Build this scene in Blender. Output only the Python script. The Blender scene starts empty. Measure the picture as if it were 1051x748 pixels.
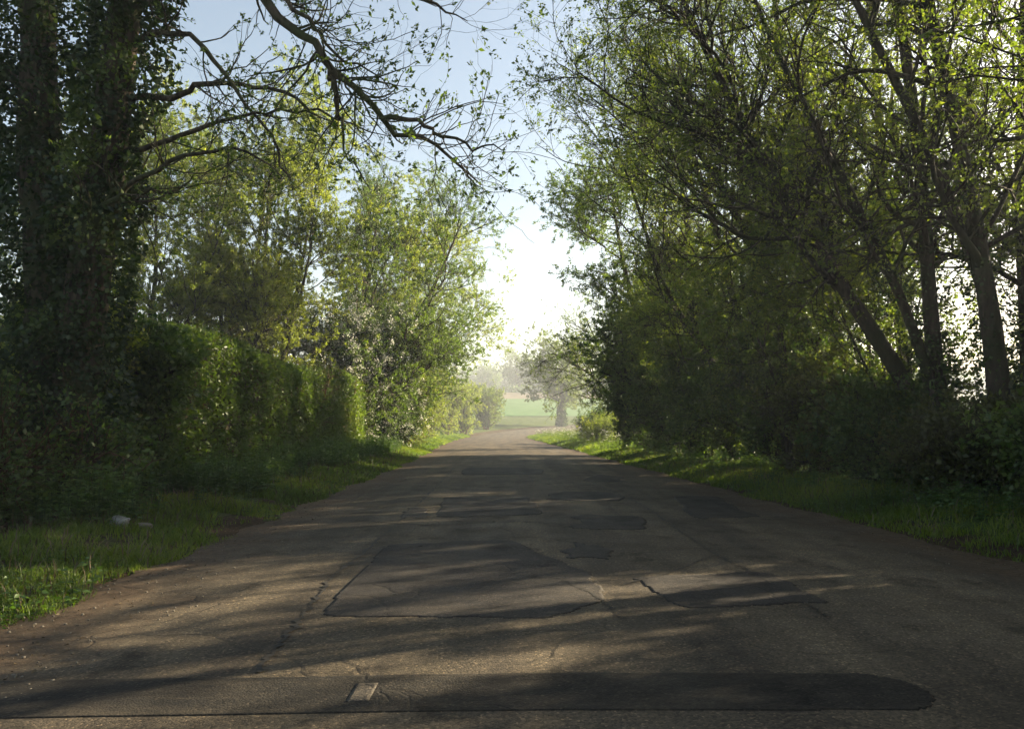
import bpy, math, random
import numpy as np
from math import radians as rad

# ------------------------------------------------------------------ camera, sky, sun, exposure
S = bpy.context.scene
COL = S.collection
CAM_H, FPX, PITCH = 1.15, 760.0, math.atan(64 / 760.0)
cam_d = bpy.data.cameras.new('camera')
cam_d.sensor_width = 36.0
cam_d.lens = 36.0 * FPX / 1051.0
cam_d.clip_start, cam_d.clip_end = 0.05, 6000
cam = bpy.data.objects.new('camera', cam_d)
cam.location = (0, 0, CAM_H)
cam.rotation_euler = (math.pi / 2 + PITCH, 0, 0)
COL.objects.link(cam)
S.camera = cam

SUN_EL, SUN_AZ = rad(20.0), rad(66.0)          # azimuth clockwise from +Y (the way the lane runs)
SUN_DIR = np.array([math.sin(SUN_AZ) * math.cos(SUN_EL), math.cos(SUN_AZ) * math.cos(SUN_EL), math.sin(SUN_EL)])
W = bpy.data.worlds.new('World')
S.world = W
W.use_nodes = True
nt = W.node_tree
nt.nodes.clear()
sky = nt.nodes.new('ShaderNodeTexSky')
sky.sky_type = 'NISHITA'
sky.sun_disc = False
sky.sun_elevation = SUN_EL
sky.sun_rotation = SUN_AZ
sky.altitude = 60
sky.air_density, sky.dust_density, sky.ozone_density = 1.0, 2.2, 1.2
bg = nt.nodes.new('ShaderNodeBackground')
bg.inputs['Strength'].default_value = 0.057
wo = nt.nodes.new('ShaderNodeOutputWorld')
tn = nt.nodes.new('ShaderNodeMix'); tn.data_type = 'RGBA'; tn.blend_type = 'MULTIPLY'
tn.inputs['Factor'].default_value = 1.0
tn.inputs['B'].default_value = (1.0, 0.925, 0.81, 1)
nt.links.new(sky.outputs[0], tn.inputs['A'])
nt.links.new(tn.outputs['Result'], bg.inputs[0])
nt.links.new(bg.outputs[0], wo.inputs[0])

sun_d = bpy.data.lights.new('sun', 'SUN')
sun_d.energy = 5.0
sun_d.angle = rad(0.55)
sun_d.color = (1.0, 0.84, 0.58)
sun = bpy.data.objects.new('sun', sun_d)
from mathutils import Vector
sun.rotation_euler = Vector(SUN_DIR).to_track_quat('Z', 'Y').to_euler()
sun.location = (60, 25, 30)
COL.objects.link(sun)

S.view_settings.view_transform = 'Standard'
S.view_settings.look = 'None'
S.view_settings.exposure = 2.5
S.view_settings.gamma = 1.0
S.view_settings.use_curve_mapping = False
S.render.engine = 'CYCLES'
cy = S.cycles
cy.use_denoising = True
cy.use_adaptive_sampling = False
try:
    cy.denoiser = 'OPENIMAGEDENOISE'
except Exception:
    pass
cy.max_bounces = 8
cy.diffuse_bounces = 4
cy.transmission_bounces = 4
cy.glossy_bounces = 2
cy.volume_bounces = 0
cy.sample_clamp_indirect = 6.0
cy.caustics_reflective = cy.caustics_refractive = False

RNG = np.random.default_rng(11)


def at(u, v, Y):
    """world point seen at photograph pixel (u, v) at the distance Y along the lane"""
    a, b = (u - 525.5) / FPX, (374.0 - v) / FPX
    c, s = math.cos(PITCH), math.sin(PITCH)
    t = Y / (c - b * s)
    return np.array([a * t, Y, CAM_H + t * (s + b * c)])


# ------------------------------------------------------------------ mesh helpers
def smoothstep(a, b, x):
    t = np.clip((x - a) / (b - a), 0, 1)
    return t * t * (3 - 2 * t)


def hash3(ix, iy, iz, seed=0):
    n = (ix * 374761393 + iy * 668265263 + iz * 2147483647 + seed * 974634777) & 0xffffffff
    n = ((n ^ (n >> 13)) * 1274126177) & 0xffffffff
    n = n ^ (n >> 16)
    return (n & 0xffff) / 65535.0


def vnoise(p, scale=1.0, seed=0):
    """value noise 0..1 at points p (N,3)"""
    q = np.asarray(p, float) * scale
    i = np.floor(q).astype(np.int64)
    f = q - i
    f = f * f * (3 - 2 * f)
    out = 0
    for dx in (0, 1):
        for dy in (0, 1):
            for dz in (0, 1):
                w = (f[:, 0] if dx else 1 - f[:, 0]) * (f[:, 1] if dy else 1 - f[:, 1]) * (f[:, 2] if dz else 1 - f[:, 2])
                out = out + w * hash3(i[:, 0] + dx, i[:, 1] + dy, i[:, 2] + dz, seed)
    return out


def norm(v):
    return v / np.maximum(np.linalg.norm(v, axis=-1, keepdims=True), 1e-9)


def mesh_np(name, verts, faces, mat=None, parent=None, smooth=False, tint=None, uv=None):
    """faces: list of integer arrays (M,3) or (M,4)"""
    me = bpy.data.meshes.new(name)
    verts = np.ascontiguousarray(verts, np.float32)
    faces = [np.asarray(f, np.int32) for f in faces if len(f)]
    loops = np.concatenate([f.ravel() for f in faces])
    counts = np.concatenate([np.full(len(f), f.shape[1], np.int32) for f in faces])
    starts = np.concatenate([[0], np.cumsum(counts)[:-1]]).astype(np.int32)
    me.vertices.add(len(verts))
    me.vertices.foreach_set('co', verts.ravel())
    me.loops.add(len(loops))
    me.loops.foreach_set('vertex_index', loops)
    me.polygons.add(len(counts))
    me.polygons.foreach_set('loop_start', starts)
    me.polygons.foreach_set('loop_total', counts)
    if smooth:
        me.polygons.foreach_set('use_smooth', np.ones(len(counts), bool))
    if tint is not None:
        a = me.attributes.new('tint', 'FLOAT', 'POINT')
        a.data.foreach_set('value', np.ascontiguousarray(tint, np.float32))
    if uv is not None:
        l = me.uv_layers.new(name='uv')
        l.data.foreach_set('uv', np.ascontiguousarray(uv[loops], np.float32).ravel())
    me.update(calc_edges=True)
    if mat is not None:
        me.materials.append(mat)
    o = bpy.data.objects.new(name, me)
    COL.objects.link(o)
    if parent is not None:
        o.parent = parent
    return o


def tag(o, label=None, cat=None, group=None, kind=None):
    if label: o['label'] = label
    if cat: o['category'] = cat
    if group: o['group'] = group
    if kind: o['kind'] = kind
    return o


def empty(name, loc, label, cat, group=None):
    o = bpy.data.objects.new(name, None)
    o.empty_display_size = 0.3
    o.location = tuple(float(c) for c in loc)
    COL.objects.link(o)
    return tag(o, label, cat, group)


def copy_thing(src, loc, rotz=0.0, scale=1.0, label=None, group=None):
    r = src.copy()
    COL.objects.link(r)
    r.location = tuple(float(c) for c in loc)
    r.rotation_euler = (0, 0, rotz)
    r.scale = (scale,) * 3
    if label: r['label'] = label
    if group: r['group'] = group
    for ch in list(src.children):
        c = ch.copy()
        COL.objects.link(c)
        c.parent = r
        for g in ch.children:
            d = g.copy()
            COL.objects.link(d)
            d.parent = c
    return r


def catmull(pts, n):
    p = np.asarray(pts, float)
    if len(p) == 2:
        t = np.linspace(0, 1, n)[:, None]
        return p[0] * (1 - t) + p[1] * t
    ext = np.vstack([2 * p[0] - p[1], p, 2 * p[-1] - p[-2]])
    t = np.linspace(0, len(p) - 1 - 1e-6, n)
    i = t.astype(int)
    f = (t - i)[:, None]
    a, b, c, d = ext[i], ext[i + 1], ext[i + 2], ext[i + 3]
    return 0.5 * (2 * b + (c - a) * f + (2 * a - 5 * b + 4 * c - d) * f ** 2 + (3 * b - a - 3 * c + d) * f ** 3)


class Geo:
    """collects tubes / leaves into one mesh"""
    def __init__(self):
        self.v, self.f, self.t, self.n = [], [], [], 0

    def add(self, v, faces, tint=None):
        self.v.append(v)
        for f in faces:
            self.f.append(np.asarray(f) + self.n)
        self.t.append(np.zeros(len(v)) if tint is None else tint)
        self.n += len(v)

    def tubes(self, P, R, sides=5, bumpy=0.0):
        """P (B,K,3), R (B,K)"""
        B, K, _ = P.shape
        T = np.empty_like(P)
        T[:, 1:-1] = P[:, 2:] - P[:, :-2]
        T[:, 0] = P[:, 1] - P[:, 0]
        T[:, -1] = P[:, -1] - P[:, -2]
        T = norm(T)
        main = norm(P[:, -1] - P[:, 0])
        ref = np.where(np.abs(main[:, 2:3]) > 0.8, np.array([[1.0, 0.13, 0.0]]), np.array([[0.1, 0.05, 1.0]]))
        A = norm(np.cross(T, ref[:, None, :]))
        Bv = np.cross(T, A)
        ang = np.linspace(0, 2 * np.pi, sides, endpoint=False)
        ca, sa = np.cos(ang), np.sin(ang)
        rr = R[:, :, None] * np.ones(sides)
        if bumpy:
            q = P[:, :, None, :] + R[:, :, None, None] * (A[:, :, None, :] * ca[:, None] + Bv[:, :, None, :] * sa[:, None])
            nz = vnoise(q.reshape(-1, 3) * [1, 1, 0.35], 7.0, 3).reshape(rr.shape) + 0.6 * vnoise(q.reshape(-1, 3), 2.3, 5).reshape(rr.shape)
            rr = rr * (1 + bumpy * (nz - 0.8))
        V = P[:, :, None, :] + rr[..., None] * (A[:, :, None, :] * ca[:, None] + Bv[:, :, None, :] * sa[:, None])
        idx = np.arange(B * K * sides).reshape(B, K, sides)
        a = idx[:, :-1, :]
        b = np.roll(idx, -1, axis=2)[:, :-1, :]
        c = np.roll(idx, -1, axis=2)[:, 1:, :]
        d = idx[:, 1:, :]
        q = np.stack([a, b, c, d], -1).reshape(-1, 4)
        self.add(V.reshape(-1, 3), [q])

    def leaves(self, pos, direc, size, aspect=0.55, tint=None, fold=0.25, flat=0.0):
        N = len(pos)
        d = norm(direc)
        r = RNG.normal(size=(N, 3))
        r[:, 2] += flat * 2.5
        side = norm(np.cross(d, r))
        nrm = np.cross(side, d)
        L = size[:, None]
        w = L * aspect * 0.5
        b = pos
        tip = pos + d * L - nrm * L * 0.12
        m = pos + d * L * 0.45 + nrm * w * fold
        V = np.empty((N, 4, 3))
        V[:, 0], V[:, 1], V[:, 2], V[:, 3] = b, m + side * w, tip, m - side * w
        i = np.arange(N)[:, None] * 4
        f = np.concatenate([i + [0, 1, 2], i + [0, 2, 3]])
        if tint is None:
            tint = RNG.random(N)
        self.add(V.reshape(-1, 3), [f], np.repeat(tint, 4))

    def blades(self, pos, h, w, lean, tint):
        """grass blades: curved, two segments"""
        N = len(pos)
        a = RNG.random(N) * 2 * np.pi
        side = np.stack([np.cos(a), np.sin(a), np.zeros(N)], 1) * w[:, None] * 0.5
        ln = np.stack([np.cos(a + 1.3 + RNG.normal(size=N) * .5), np.sin(a + 1.3), np.zeros(N)], 1) * (lean * h)[:, None]
        up = np.zeros((N, 3)); up[:, 2] = h
        V = np.empty((N, 5, 3))
        V[:, 0], V[:, 1] = pos - side, pos + side
        mid = pos + up * 0.55 + ln * 0.3
        V[:, 2], V[:, 3] = mid + side * .8, mid - side * .8
        V[:, 4] = pos + up * (1 - 0.25 * lean[:, None]) + ln
        i = np.arange(N)[:, None] * 5
        self.add(V.reshape(-1, 3), [i + [0, 1, 2, 3], i + [3, 2, 4]], np.repeat(tint, 5))

    def build(self, name, mat, parent=None, smooth=False, origin=None):
        v = np.concatenate(self.v)
        if origin is not None:
            v = v - np.asarray(origin)
        byk = {}
        for f in self.f:
            byk.setdefault(f.shape[1], []).append(f)
        return mesh_np(name, v, [np.concatenate(x) for x in byk.values()], mat, parent, smooth, np.concatenate(self.t))


# ------------------------------------------------------------------ materials
def newmat(name):
    m = bpy.data.materials.new(name)
    m.use_nodes = True
    m.node_tree.nodes.clear()
    return m, m.node_tree.nodes, m.node_tree.links


def ramp(nodes, stops):
    r = nodes.new('ShaderNodeValToRGB')
    e = r.color_ramp.elements
    while len(e) < len(stops):
        e.new(0.5)
    for el, (p, c) in zip(e, stops):
        el.position = p
        el.color = (*c, 1)
    return r


def leaf_mat(name, dark, mid, light, trans=0.45, gloss=0.03, rough=0.45, tcol=None):
    m, n, l = newmat(name)
    a = n.new('ShaderNodeAttribute'); a.attribute_name = 'tint'
    r = ramp(n, [(0.0, dark), (0.55, mid), (1.0, light)])
    l.new(a.outputs['Fac'], r.inputs[0])
    d = n.new('ShaderNodeBsdfDiffuse')
    l.new(r.outputs[0], d.inputs['Color'])
    t = n.new('ShaderNodeBsdfTranslucent')
    mx = n.new('ShaderNodeMix'); mx.data_type = 'RGBA'; mx.blend_type = 'MULTIPLY'
    mx.inputs['Factor'].default_value = 1.0
    l.new(r.outputs[0], mx.inputs['A'])
    mx.inputs['B'].default_value = (*(tcol or (1.55, 1.75, 0.5)), 1)
    l.new(mx.outputs['Result'], t.inputs['Color'])
    s = n.new('ShaderNodeMixShader'); s.inputs[0].default_value = trans
    l.new(d.outputs[0], s.inputs[1]); l.new(t.outputs[0], s.inputs[2])
    g = n.new('ShaderNodeBsdfGlossy'); g.inputs['Roughness'].default_value = rough
    g.inputs['Color'].default_value = (.9, .95, .9, 1)
    s2 = n.new('ShaderNodeMixShader'); s2.inputs[0].default_value = gloss
    l.new(s.outputs[0], s2.inputs[1]); l.new(g.outputs[0], s2.inputs[2])
    o = n.new('ShaderNodeOutputMaterial')
    l.new(s2.outputs[0], o.inputs[0])
    return m


def bark_mat(name, c1, c2, scale=9.0, moss=None):
    m, n, l = newmat(name)
    tc = n.new('ShaderNodeTexCoord')
    mp = n.new('ShaderNodeMapping'); mp.inputs['Scale'].default_value = (1, 1, 0.22)
    l.new(tc.outputs['Object'], mp.inputs['Vector'])
    no = n.new('ShaderNodeTexNoise'); no.inputs['Scale'].default_value = scale * 2; no.inputs['Detail'].default_value = 8
    l.new(mp.outputs[0], no.inputs['Vector'])
    r = ramp(n, [(0.35, c1), (0.65, c2)])
    l.new(no.outputs['Fac'], r.inputs[0])
    col = r.outputs[0]
    if moss:
        n2 = n.new('ShaderNodeTexNoise'); n2.inputs['Scale'].default_value = 1.7; n2.inputs['Detail'].default_value = 5
        l.new(tc.outputs['Object'], n2.inputs['Vector'])
        r2 = ramp(n, [(0.45, (0, 0, 0)), (0.62, (1, 1, 1))])
        l.new(n2.outputs['Fac'], r2.inputs[0])
        mx = n.new('ShaderNodeMix'); mx.data_type = 'RGBA'
        l.new(r2.outputs[0], mx.inputs['Factor']); l.new(col, mx.inputs['A']); mx.inputs['B'].default_value = (*moss, 1)
        col = mx.outputs['Result']
    b = n.new('ShaderNodeBsdfPrincipled'); b.inputs['Roughness'].default_value = 0.9
    b.inputs['Specular IOR Level'].default_value = 0.2
    l.new(col, b.inputs['Base Color'])
    bu = n.new('ShaderNodeBump'); bu.inputs['Strength'].default_value = 0.8; bu.inputs['Distance'].default_value = 0.03
    l.new(no.outputs['Fac'], bu.inputs['Height']); l.new(bu.outputs[0], b.inputs['Normal'])
    o = n.new('ShaderNodeOutputMaterial'); l.new(b.outputs[0], o.inputs[0])
    return m


def plain_mat(name, c1, c2, scale=20.0, rough=0.85, bump=0.3, spec=0.3, dist=0.01):
    m, n, l = newmat(name)
    tc = n.new('ShaderNodeTexCoord')
    no = n.new('ShaderNodeTexNoise'); no.inputs['Scale'].default_value = scale; no.inputs['Detail'].default_value = 8
    l.new(tc.outputs['Object'], no.inputs['Vector'])
    r = ramp(n, [(0.3, c1), (0.7, c2)])
    l.new(no.outputs['Fac'], r.inputs[0])
    b = n.new('ShaderNodeBsdfPrincipled'); b.inputs['Roughness'].default_value = rough
    b.inputs['Specular IOR Level'].default_value = spec
    l.new(r.outputs[0], b.inputs['Base Color'])
    bu = n.new('ShaderNodeBump'); bu.inputs['Strength'].default_value = bump; bu.inputs['Distance'].default_value = dist
    l.new(no.outputs['Fac'], bu.inputs['Height']); l.new(bu.outputs[0], b.inputs['Normal'])
    o = n.new('ShaderNodeOutputMaterial'); l.new(b.outputs[0], o.inputs[0])
    return m


def mp2(n, l, tc):
    m_ = n.new('ShaderNodeMapping'); m_.inputs['Scale'].default_value = (0.5, 2.4, 1)
    l.new(tc.outputs['Object'], m_.inputs['Vector'])
    return m_.outputs[0]


def asphalt_mat(name, dark, light, dirt_edges=True, stone=0.75, grit=0.0):
    """worn tarmac: mottling, chippings, tar stains, wheel wear, brown dirt towards the ragged edges (uv.x runs 0..1 across)"""
    m, n, l = newmat(name)
    tc = n.new('ShaderNodeTexCoord')
    def noise(scale, detail=6, rough=0.55, vec=None):
        x = n.new('ShaderNodeTexNoise'); x.inputs['Scale'].default_value = scale
        x.inputs['Detail'].default_value = detail; x.inputs['Roughness'].default_value = rough
        l.new(vec or tc.outputs['Object'], x.inputs['Vector'])
        return x.outputs['Fac']
    def math_(op, a, b=None):
        x = n.new('ShaderNodeMath'); x.operation = op; x.use_clamp = False
        for k, v in enumerate((a, b)):
            if v is None: continue
            if isinstance(v, (int, float)): x.inputs[k].default_value = v
            else: l.new(v, x.inputs[k])
        return x.outputs[0]
    def mix(fac, a, b, mode='MIX'):
        x = n.new('ShaderNodeMix'); x.data_type = 'RGBA'; x.blend_type = mode
        for k, v in (('Factor', fac), ('A', a), ('B', b)):
            if isinstance(v, (int, float)): x.inputs[k].default_value = v
            elif isinstance(v, tuple): x.inputs[k].default_value = (*v, 1)
            else: l.new(v, x.inputs[k])
        return x.outputs['Result']
    big = noise(0.55, 7, 0.6)
    r = ramp(n, [(0.3, dark), (0.7, light)]); l.new(big, r.inputs[0])
    col = r.outputs[0]
    # stretched along the lane: polished wheel lines and old seams
    mp = n.new('ShaderNodeMapping'); mp.inputs['Scale'].default_value = (1.6, 0.12, 1)
    l.new(tc.outputs['Object'], mp.inputs['Vector'])
    st = noise(1.3, 6, 0.6, mp.outputs[0])
    rs = ramp(n, [(0.36, (.62, .62, .65)), (0.6, (1.12, 1.1, 1.05))]); l.new(st, rs.inputs[0])
    col = mix(1.0, col, rs.outputs[0], 'MULTIPLY')
    # blotchy dark tar stains
    bl = noise(2.3, 9, 0.68)
    rb = ramp(n, [(0.57, (0, 0, 0)), (0.64, (1, 1, 1))]); l.new(bl, rb.inputs[0])
    col = mix(math_('MULTIPLY', rb.outputs[0], 0.55), col, tuple(c * 0.42 for c in dark))
    # chippings
    vo = n.new('ShaderNodeTexVoronoi'); vo.inputs['Scale'].default_value = 95
    l.new(tc.outputs['Object'], vo.inputs['Vector'])
    hs = n.new('ShaderNodeSeparateColor'); l.new(vo.outputs['Color'], hs.inputs[0])
    rc = ramp(n, [(0.0, (.35, .35, .35)), (0.7, (1.05, 1.04, 1.0)), (0.93, (1.4, 1.33, 1.2)), (1.0, (3.0, 2.7, 2.3))]); l.new(hs.outputs[0], rc.inputs[0])
    col = mix(stone, col, rc.outputs[0], 'MULTIPLY')
    # fine crazing
    wv = n.new('ShaderNodeTexNoise'); wv.inputs['Scale'].default_value = 1.5; wv.inputs['Detail'].default_value = 4
    l.new(tc.outputs['Object'], wv.inputs['Vector'])
    vadd = n.new('ShaderNodeVectorMath'); vadd.operation = 'MULTIPLY_ADD'
    l.new(wv.outputs['Color'], vadd.inputs[0]); vadd.inputs[1].default_value = (0.9, 0.9, 0); l.new(tc.outputs['Object'], vadd.inputs[2])
    vc = n.new('ShaderNodeTexVoronoi'); vc.feature = 'DISTANCE_TO_EDGE'; vc.inputs['Scale'].default_value = 0.85
    l.new(vadd.outputs[0], vc.inputs['Vector'])
    rk = ramp(n, [(0.0, (1, 1, 1)), (0.016, (0, 0, 0))]); l.new(vc.outputs['Distance'], rk.inputs[0])
    gate = ramp(n, [(0.42, (0, 0, 0)), (0.55, (1, 1, 1))]); l.new(noise(0.8, 4), gate.inputs[0])
    crack = math_('MULTIPLY', rk.outputs[0], gate.outputs[0])
    col = mix(math_('MULTIPLY', crack, 0.45), col, (0.018, 0.016, 0.014))
    if dirt_edges:
        sx = n.new('ShaderNodeSeparateXYZ'); l.new(tc.outputs['UV'], sx.inputs[0])
        e = math_('SUBTRACT', 0.5, math_('ABSOLUTE', math_('SUBTRACT', sx.outputs[0], 0.5)))   # 0 at the edge, .5 mid
        e2 = math_('ADD', e, math_('MULTIPLY', math_('SUBTRACT', noise(1.1, 8, 0.7), 0.5), 0.34))
        for cx_, wd in ((0.27, 0.055), (0.44, 0.05), (0.60, 0.055), (0.78, 0.05)):      # polished wheel tracks
            dt = math_('ABSOLUTE', math_('SUBTRACT', math_('ADD', sx.outputs[0], math_('MULTIPLY', math_('SUBTRACT', noise(0.35, 3), 0.5), 0.12)), cx_))
            tr = ramp(n, [(0.0, (1.22, 1.2, 1.16)), (1.0, (1, 1, 1))]); l.new(math_('DIVIDE', dt, wd), tr.inputs[0])
            col = mix(1.0, col, tr.outputs[0], 'MULTIPLY')
        rd = ramp(n, [(0.015, (1, 1, 1)), (0.13, (0, 0, 0))]); l.new(e2, rd.inputs[0])
        dn = ramp(n, [(0.3, (.020, .014, .009)), (0.7, (.120, .080, .050))]); l.new(noise(14, 8, 0.7), dn.inputs[0])
        col = mix(math_('MULTIPLY', rd.outputs[0], 0.85), col, dn.outputs[0])
    if grit:
        gs = ramp(n, [(0.46, (0, 0, 0)), (0.68, (1, 1, 1))]); l.new(noise(1.9, 9, 0.7, mp2(n, l, tc)), gs.inputs[0])
        gg = ramp(n, [(0.35, (.020, .017, .013)), (0.75, (.105, .085, .062))]); l.new(noise(38, 6, 0.75), gg.inputs[0])
        col = mix(math_('MULTIPLY', gs.outputs[0], grit), col, gg.outputs[0])
    b = n.new('ShaderNodeBsdfPrincipled'); b.inputs['Specular IOR Level'].default_value = 0.16
    l.new(col, b.inputs['Base Color'])
    rr = ramp(n, [(0.3, (.66, .66, .66)), (0.7, (.92, .92, .92))]); l.new(bl, rr.inputs[0])
    l.new(rr.outputs[0], b.inputs['Roughness'])
    fine = noise(90, 4, 0.7)
    hgt = math_('ADD', math_('MULTIPLY', vo.outputs['Distance'], -0.6), math_('MULTIPLY', fine, 0.8))
    hgt = math_('ADD', hgt, math_('MULTIPLY', big, 0.8))
    hgt = math_('SUBTRACT', hgt, math_('MULTIPLY', crack, 1.2))
    bu = n.new('ShaderNodeBump'); bu.inputs['Strength'].default_value = 0.5; bu.inputs['Distance'].default_value = 0.008
    l.new(hgt, bu.inputs['Height']); l.new(bu.outputs[0], b.inputs['Normal'])
    o = n.new('ShaderNodeOutputMaterial'); l.new(b.outputs[0], o.inputs[0])
    return m


def ground_mat():
    m, n, l = newmat('verge_soil')
    tc = n.new('ShaderNodeTexCoord')
    a = n.new('ShaderNodeTexNoise'); a.inputs['Scale'].default_value = 1.3; a.inputs['Detail'].default_value = 9
    l.new(tc.outputs['Object'], a.inputs['Vector'])
    b = n.new('ShaderNodeTexNoise'); b.inputs['Scale'].default_value = 22; b.inputs['Detail'].default_value = 8
    l.new(tc.outputs['Object'], b.inputs['Vector'])
    soil = ramp(n, [(0.3, (.018, .013, .008)), (0.7, (.075, .050, .030))]); l.new(b.outputs['Fac'], soil.inputs[0])
    gr = ramp(n, [(0.3, (.022, .036, .008)), (0.7, (.075, .105, .022))]); l.new(b.outputs['Fac'], gr.inputs[0])
    at_ = n.new('ShaderNodeAttribute'); at_.attribute_name = 'tint'
    mth = n.new('ShaderNodeMath'); mth.operation = 'ADD'
    l.new(at_.outputs['Fac'], mth.inputs[0])
    ms = n.new('ShaderNodeMath'); ms.operation = 'MULTIPLY_ADD'; l.new(a.outputs['Fac'], ms.inputs[0]); ms.inputs[1].default_value = 0.9; ms.inputs[2].default_value = -0.45
    l.new(ms.outputs[0], mth.inputs[1])
    r = ramp(n, [(0.4, (0, 0, 0)), (0.6, (1, 1, 1))]); l.new(mth.outputs[0], r.inputs[0])
    mx = n.new('ShaderNodeMix'); mx.data_type = 'RGBA'
    l.new(r.outputs[0], mx.inputs['Factor']); l.new(soil.outputs[0], mx.inputs['A']); l.new(gr.outputs[0], mx.inputs['B'])
    p = n.new('ShaderNodeBsdfPrincipled'); p.inputs['Roughness'].default_value = 0.95; p.inputs['Specular IOR Level'].default_value = 0.1
    l.new(mx.outputs['Result'], p.inputs['Base Color'])
    bu = n.new('ShaderNodeBump'); bu.inputs['Strength'].default_value = 0.9; bu.inputs['Distance'].default_value = 0.05
    l.new(b.outputs['Fac'], bu.inputs['Height']); l.new(bu.outputs[0], p.inputs['Normal'])
    o = n.new('ShaderNodeOutputMaterial'); l.new(p.outputs[0], o.inputs[0])
    return m


M_ground = ground_mat()
M_road = asphalt_mat('worn_asphalt', (.052, .044, .034), (.108, .090, .068))
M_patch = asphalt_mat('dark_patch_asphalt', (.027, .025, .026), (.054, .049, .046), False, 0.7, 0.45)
M_reflect_strip = asphalt_mat('reflection_strip', (.014, .014, .014), (.034, .030, .026), False, 0.8, 0.7)  # dark tone of the dashboard reflected in the windscreen, painted on the road
M_reflect_square = asphalt_mat('reflection_square', (.055, .050, .044), (.09, .08, .07), False, 0.8, 0.5)  # lighter spot of the same painted reflection
M_tar = plain_mat('crack_filler', (.014, .013, .012), (.034, .030, .025), 40, 0.8)
M_bark = bark_mat('grey_brown_bark', (.022, .018, .013), (.085, .070, .050), moss=(.040, .050, .018))
M_barkd = bark_mat('dark_bark', (.014, .011, .008), (.055, .044, .032), moss=(.024, .030, .012))
M_barkr = bark_mat('reddish_bark', (.030, .018, .010), (.120, .070, .040))
M_ivy = leaf_mat('ivy_leaf', (.010, .019, .006), (.032, .056, .015), (.095, .125, .032), 0.32, 0.03, 0.4)
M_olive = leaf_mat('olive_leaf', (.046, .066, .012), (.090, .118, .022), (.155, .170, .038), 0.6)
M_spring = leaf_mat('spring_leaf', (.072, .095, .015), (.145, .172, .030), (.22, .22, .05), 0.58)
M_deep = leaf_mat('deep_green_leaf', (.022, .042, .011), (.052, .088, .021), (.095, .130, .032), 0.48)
M_maple = leaf_mat('maple_leaf', (.032, .054, .016), (.070, .105, .026), (.120, .155, .036), 0.55)
M_hedge = leaf_mat('hedge_leaf', (.036, .052, .012), (.075, .112, .024), (.140, .165, .040), 0.45)
M_russet = leaf_mat('russet_leaf', (.034, .034, .010), (.062, .072, .018), (.105, .115, .026), 0.48)
M_grass = leaf_mat('grass_blade', (.040, .066, .012), (.088, .128, .022), (.165, .185, .040), 0.58, 0.02, 0.5)
M_nettle = leaf_mat('nettle_leaf', (.026, .055, .012), (.055, .105, .022), (.100, .150, .035), 0.45, 0.04)
M_dry = leaf_mat('dry_stalk', (.035, .025, .014), (.075, .055, .032), (.19, .15, .09), 0.2, 0.02, 0.5, (1, 1, .9))
M_white = leaf_mat('white_blossom', (.42, .42, .38), (.62, .62, .58), (.78, .78, .74), 0.3, 0.02, 0.5, (1, 1, .95))
M_stone = plain_mat('pale_stone', (.07, .06, .048), (.19, .17, .14), 30)
M_bag = plain_mat('grey_white_plastic', (.12, .13, .13), (.24, .25, .24), 12, 0.4, 0.6, 0.5, 0.02)
M_wood = plain_mat('weathered_wood', (.10, .075, .05), (.22, .17, .12), 18)
M_crop = plain_mat('young_crop', (.040, .098, .022), (.066, .140, .034), 0.6, 0.95, 0.5, 0.1, 0.2)
M_plough = plain_mat('bare_soil', (.10, .080, .052), (.15, .120, .082), 0.5, 0.95, 0.5, 0.1, 0.2)


# ------------------------------------------------------------------ terrain and road
def terrain(Y):
    Y = np.asarray(Y, float)
    q = 0.0005 * np.clip(Y - 75, 0, 150) ** 2
    return q + 0.035 * np.clip(Y - 225, 0, 375) - 0.05 * np.clip(Y - 640, 0, None)


STA = [((-2.7, -30), (4.7, -30)), ((-2.9, 0), (4.5, 0)), ((-2.97, 7), (4.25, 7)), ((-3.1, 13), (3.9, 13)), ((-3.3, 22), (3.6, 22)),
       ((-3.8, 35), (3.1, 35)), ((-4.5, 52), (2.4, 52)), ((-4.9, 70), (1.75, 70)), ((-4.4, 88), (1.6, 84)), ((-2.2, 103), (3.2, 95)),
       ((3, 117), (8, 105)), ((11, 128), (15, 115)), ((25, 137), (28, 123)), ((60, 146), (62, 132))]
NS = 420
EL = catmull([s[0] for s in STA], NS)
ER = catmull([s[1] for s in STA], NS)
# ragged worn edges
wob = np.arange(NS) * 0.37
EL[:, 0] += 0.10 * np.sin(wob * 1.7) * np.sin(wob * 0.61) + RNG.normal(size=NS) * 0.025
ER[:, 0] += 0.09 * np.sin(wob * 1.3 + 1) * np.sin(wob * 0.47) + RNG.normal(size=NS) * 0.025
EC = (EL + ER) / 2
EH = np.linalg.norm(EL - ER, axis=1) / 2


def road_dist(x, y):
    """metres outside the tarmac (negative on it)"""
    out = np.full(len(x), 1e9)
    for k in range(0, len(x), 20000):
        dx = x[k:k + 20000, None] - EC[None, :, 0]
        dy = y[k:k + 20000, None] - EC[None, :, 1]
        out[k:k + 20000] = (np.sqrt(dx * dx + dy * dy) - EH[None]).min(1)
    return out


def ground_z(x, y):
    x, y = np.atleast_1d(np.asarray(x, float)), np.atleast_1d(np.asarray(y, float))
    d = road_dist(x, y)
    p = np.stack([x, y, 0 * x], 1)
    z = terrain(y) - 0.10 * (1 - smoothstep(-0.5, 0.05, d)) + 0.16 * smoothstep(0.1, 1.4, d) + 0.16 * smoothstep(1.4, 4.0, d)
    z += smoothstep(0.1, 0.8, d) * (0.10 * (vnoise(p, 1.1, 1) - 0.5) + 0.05 * (vnoise(p, 3.7, 2) - 0.5))
    return z


def gz(x, y):
    return float(ground_z([x], [y])[0])


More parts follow.
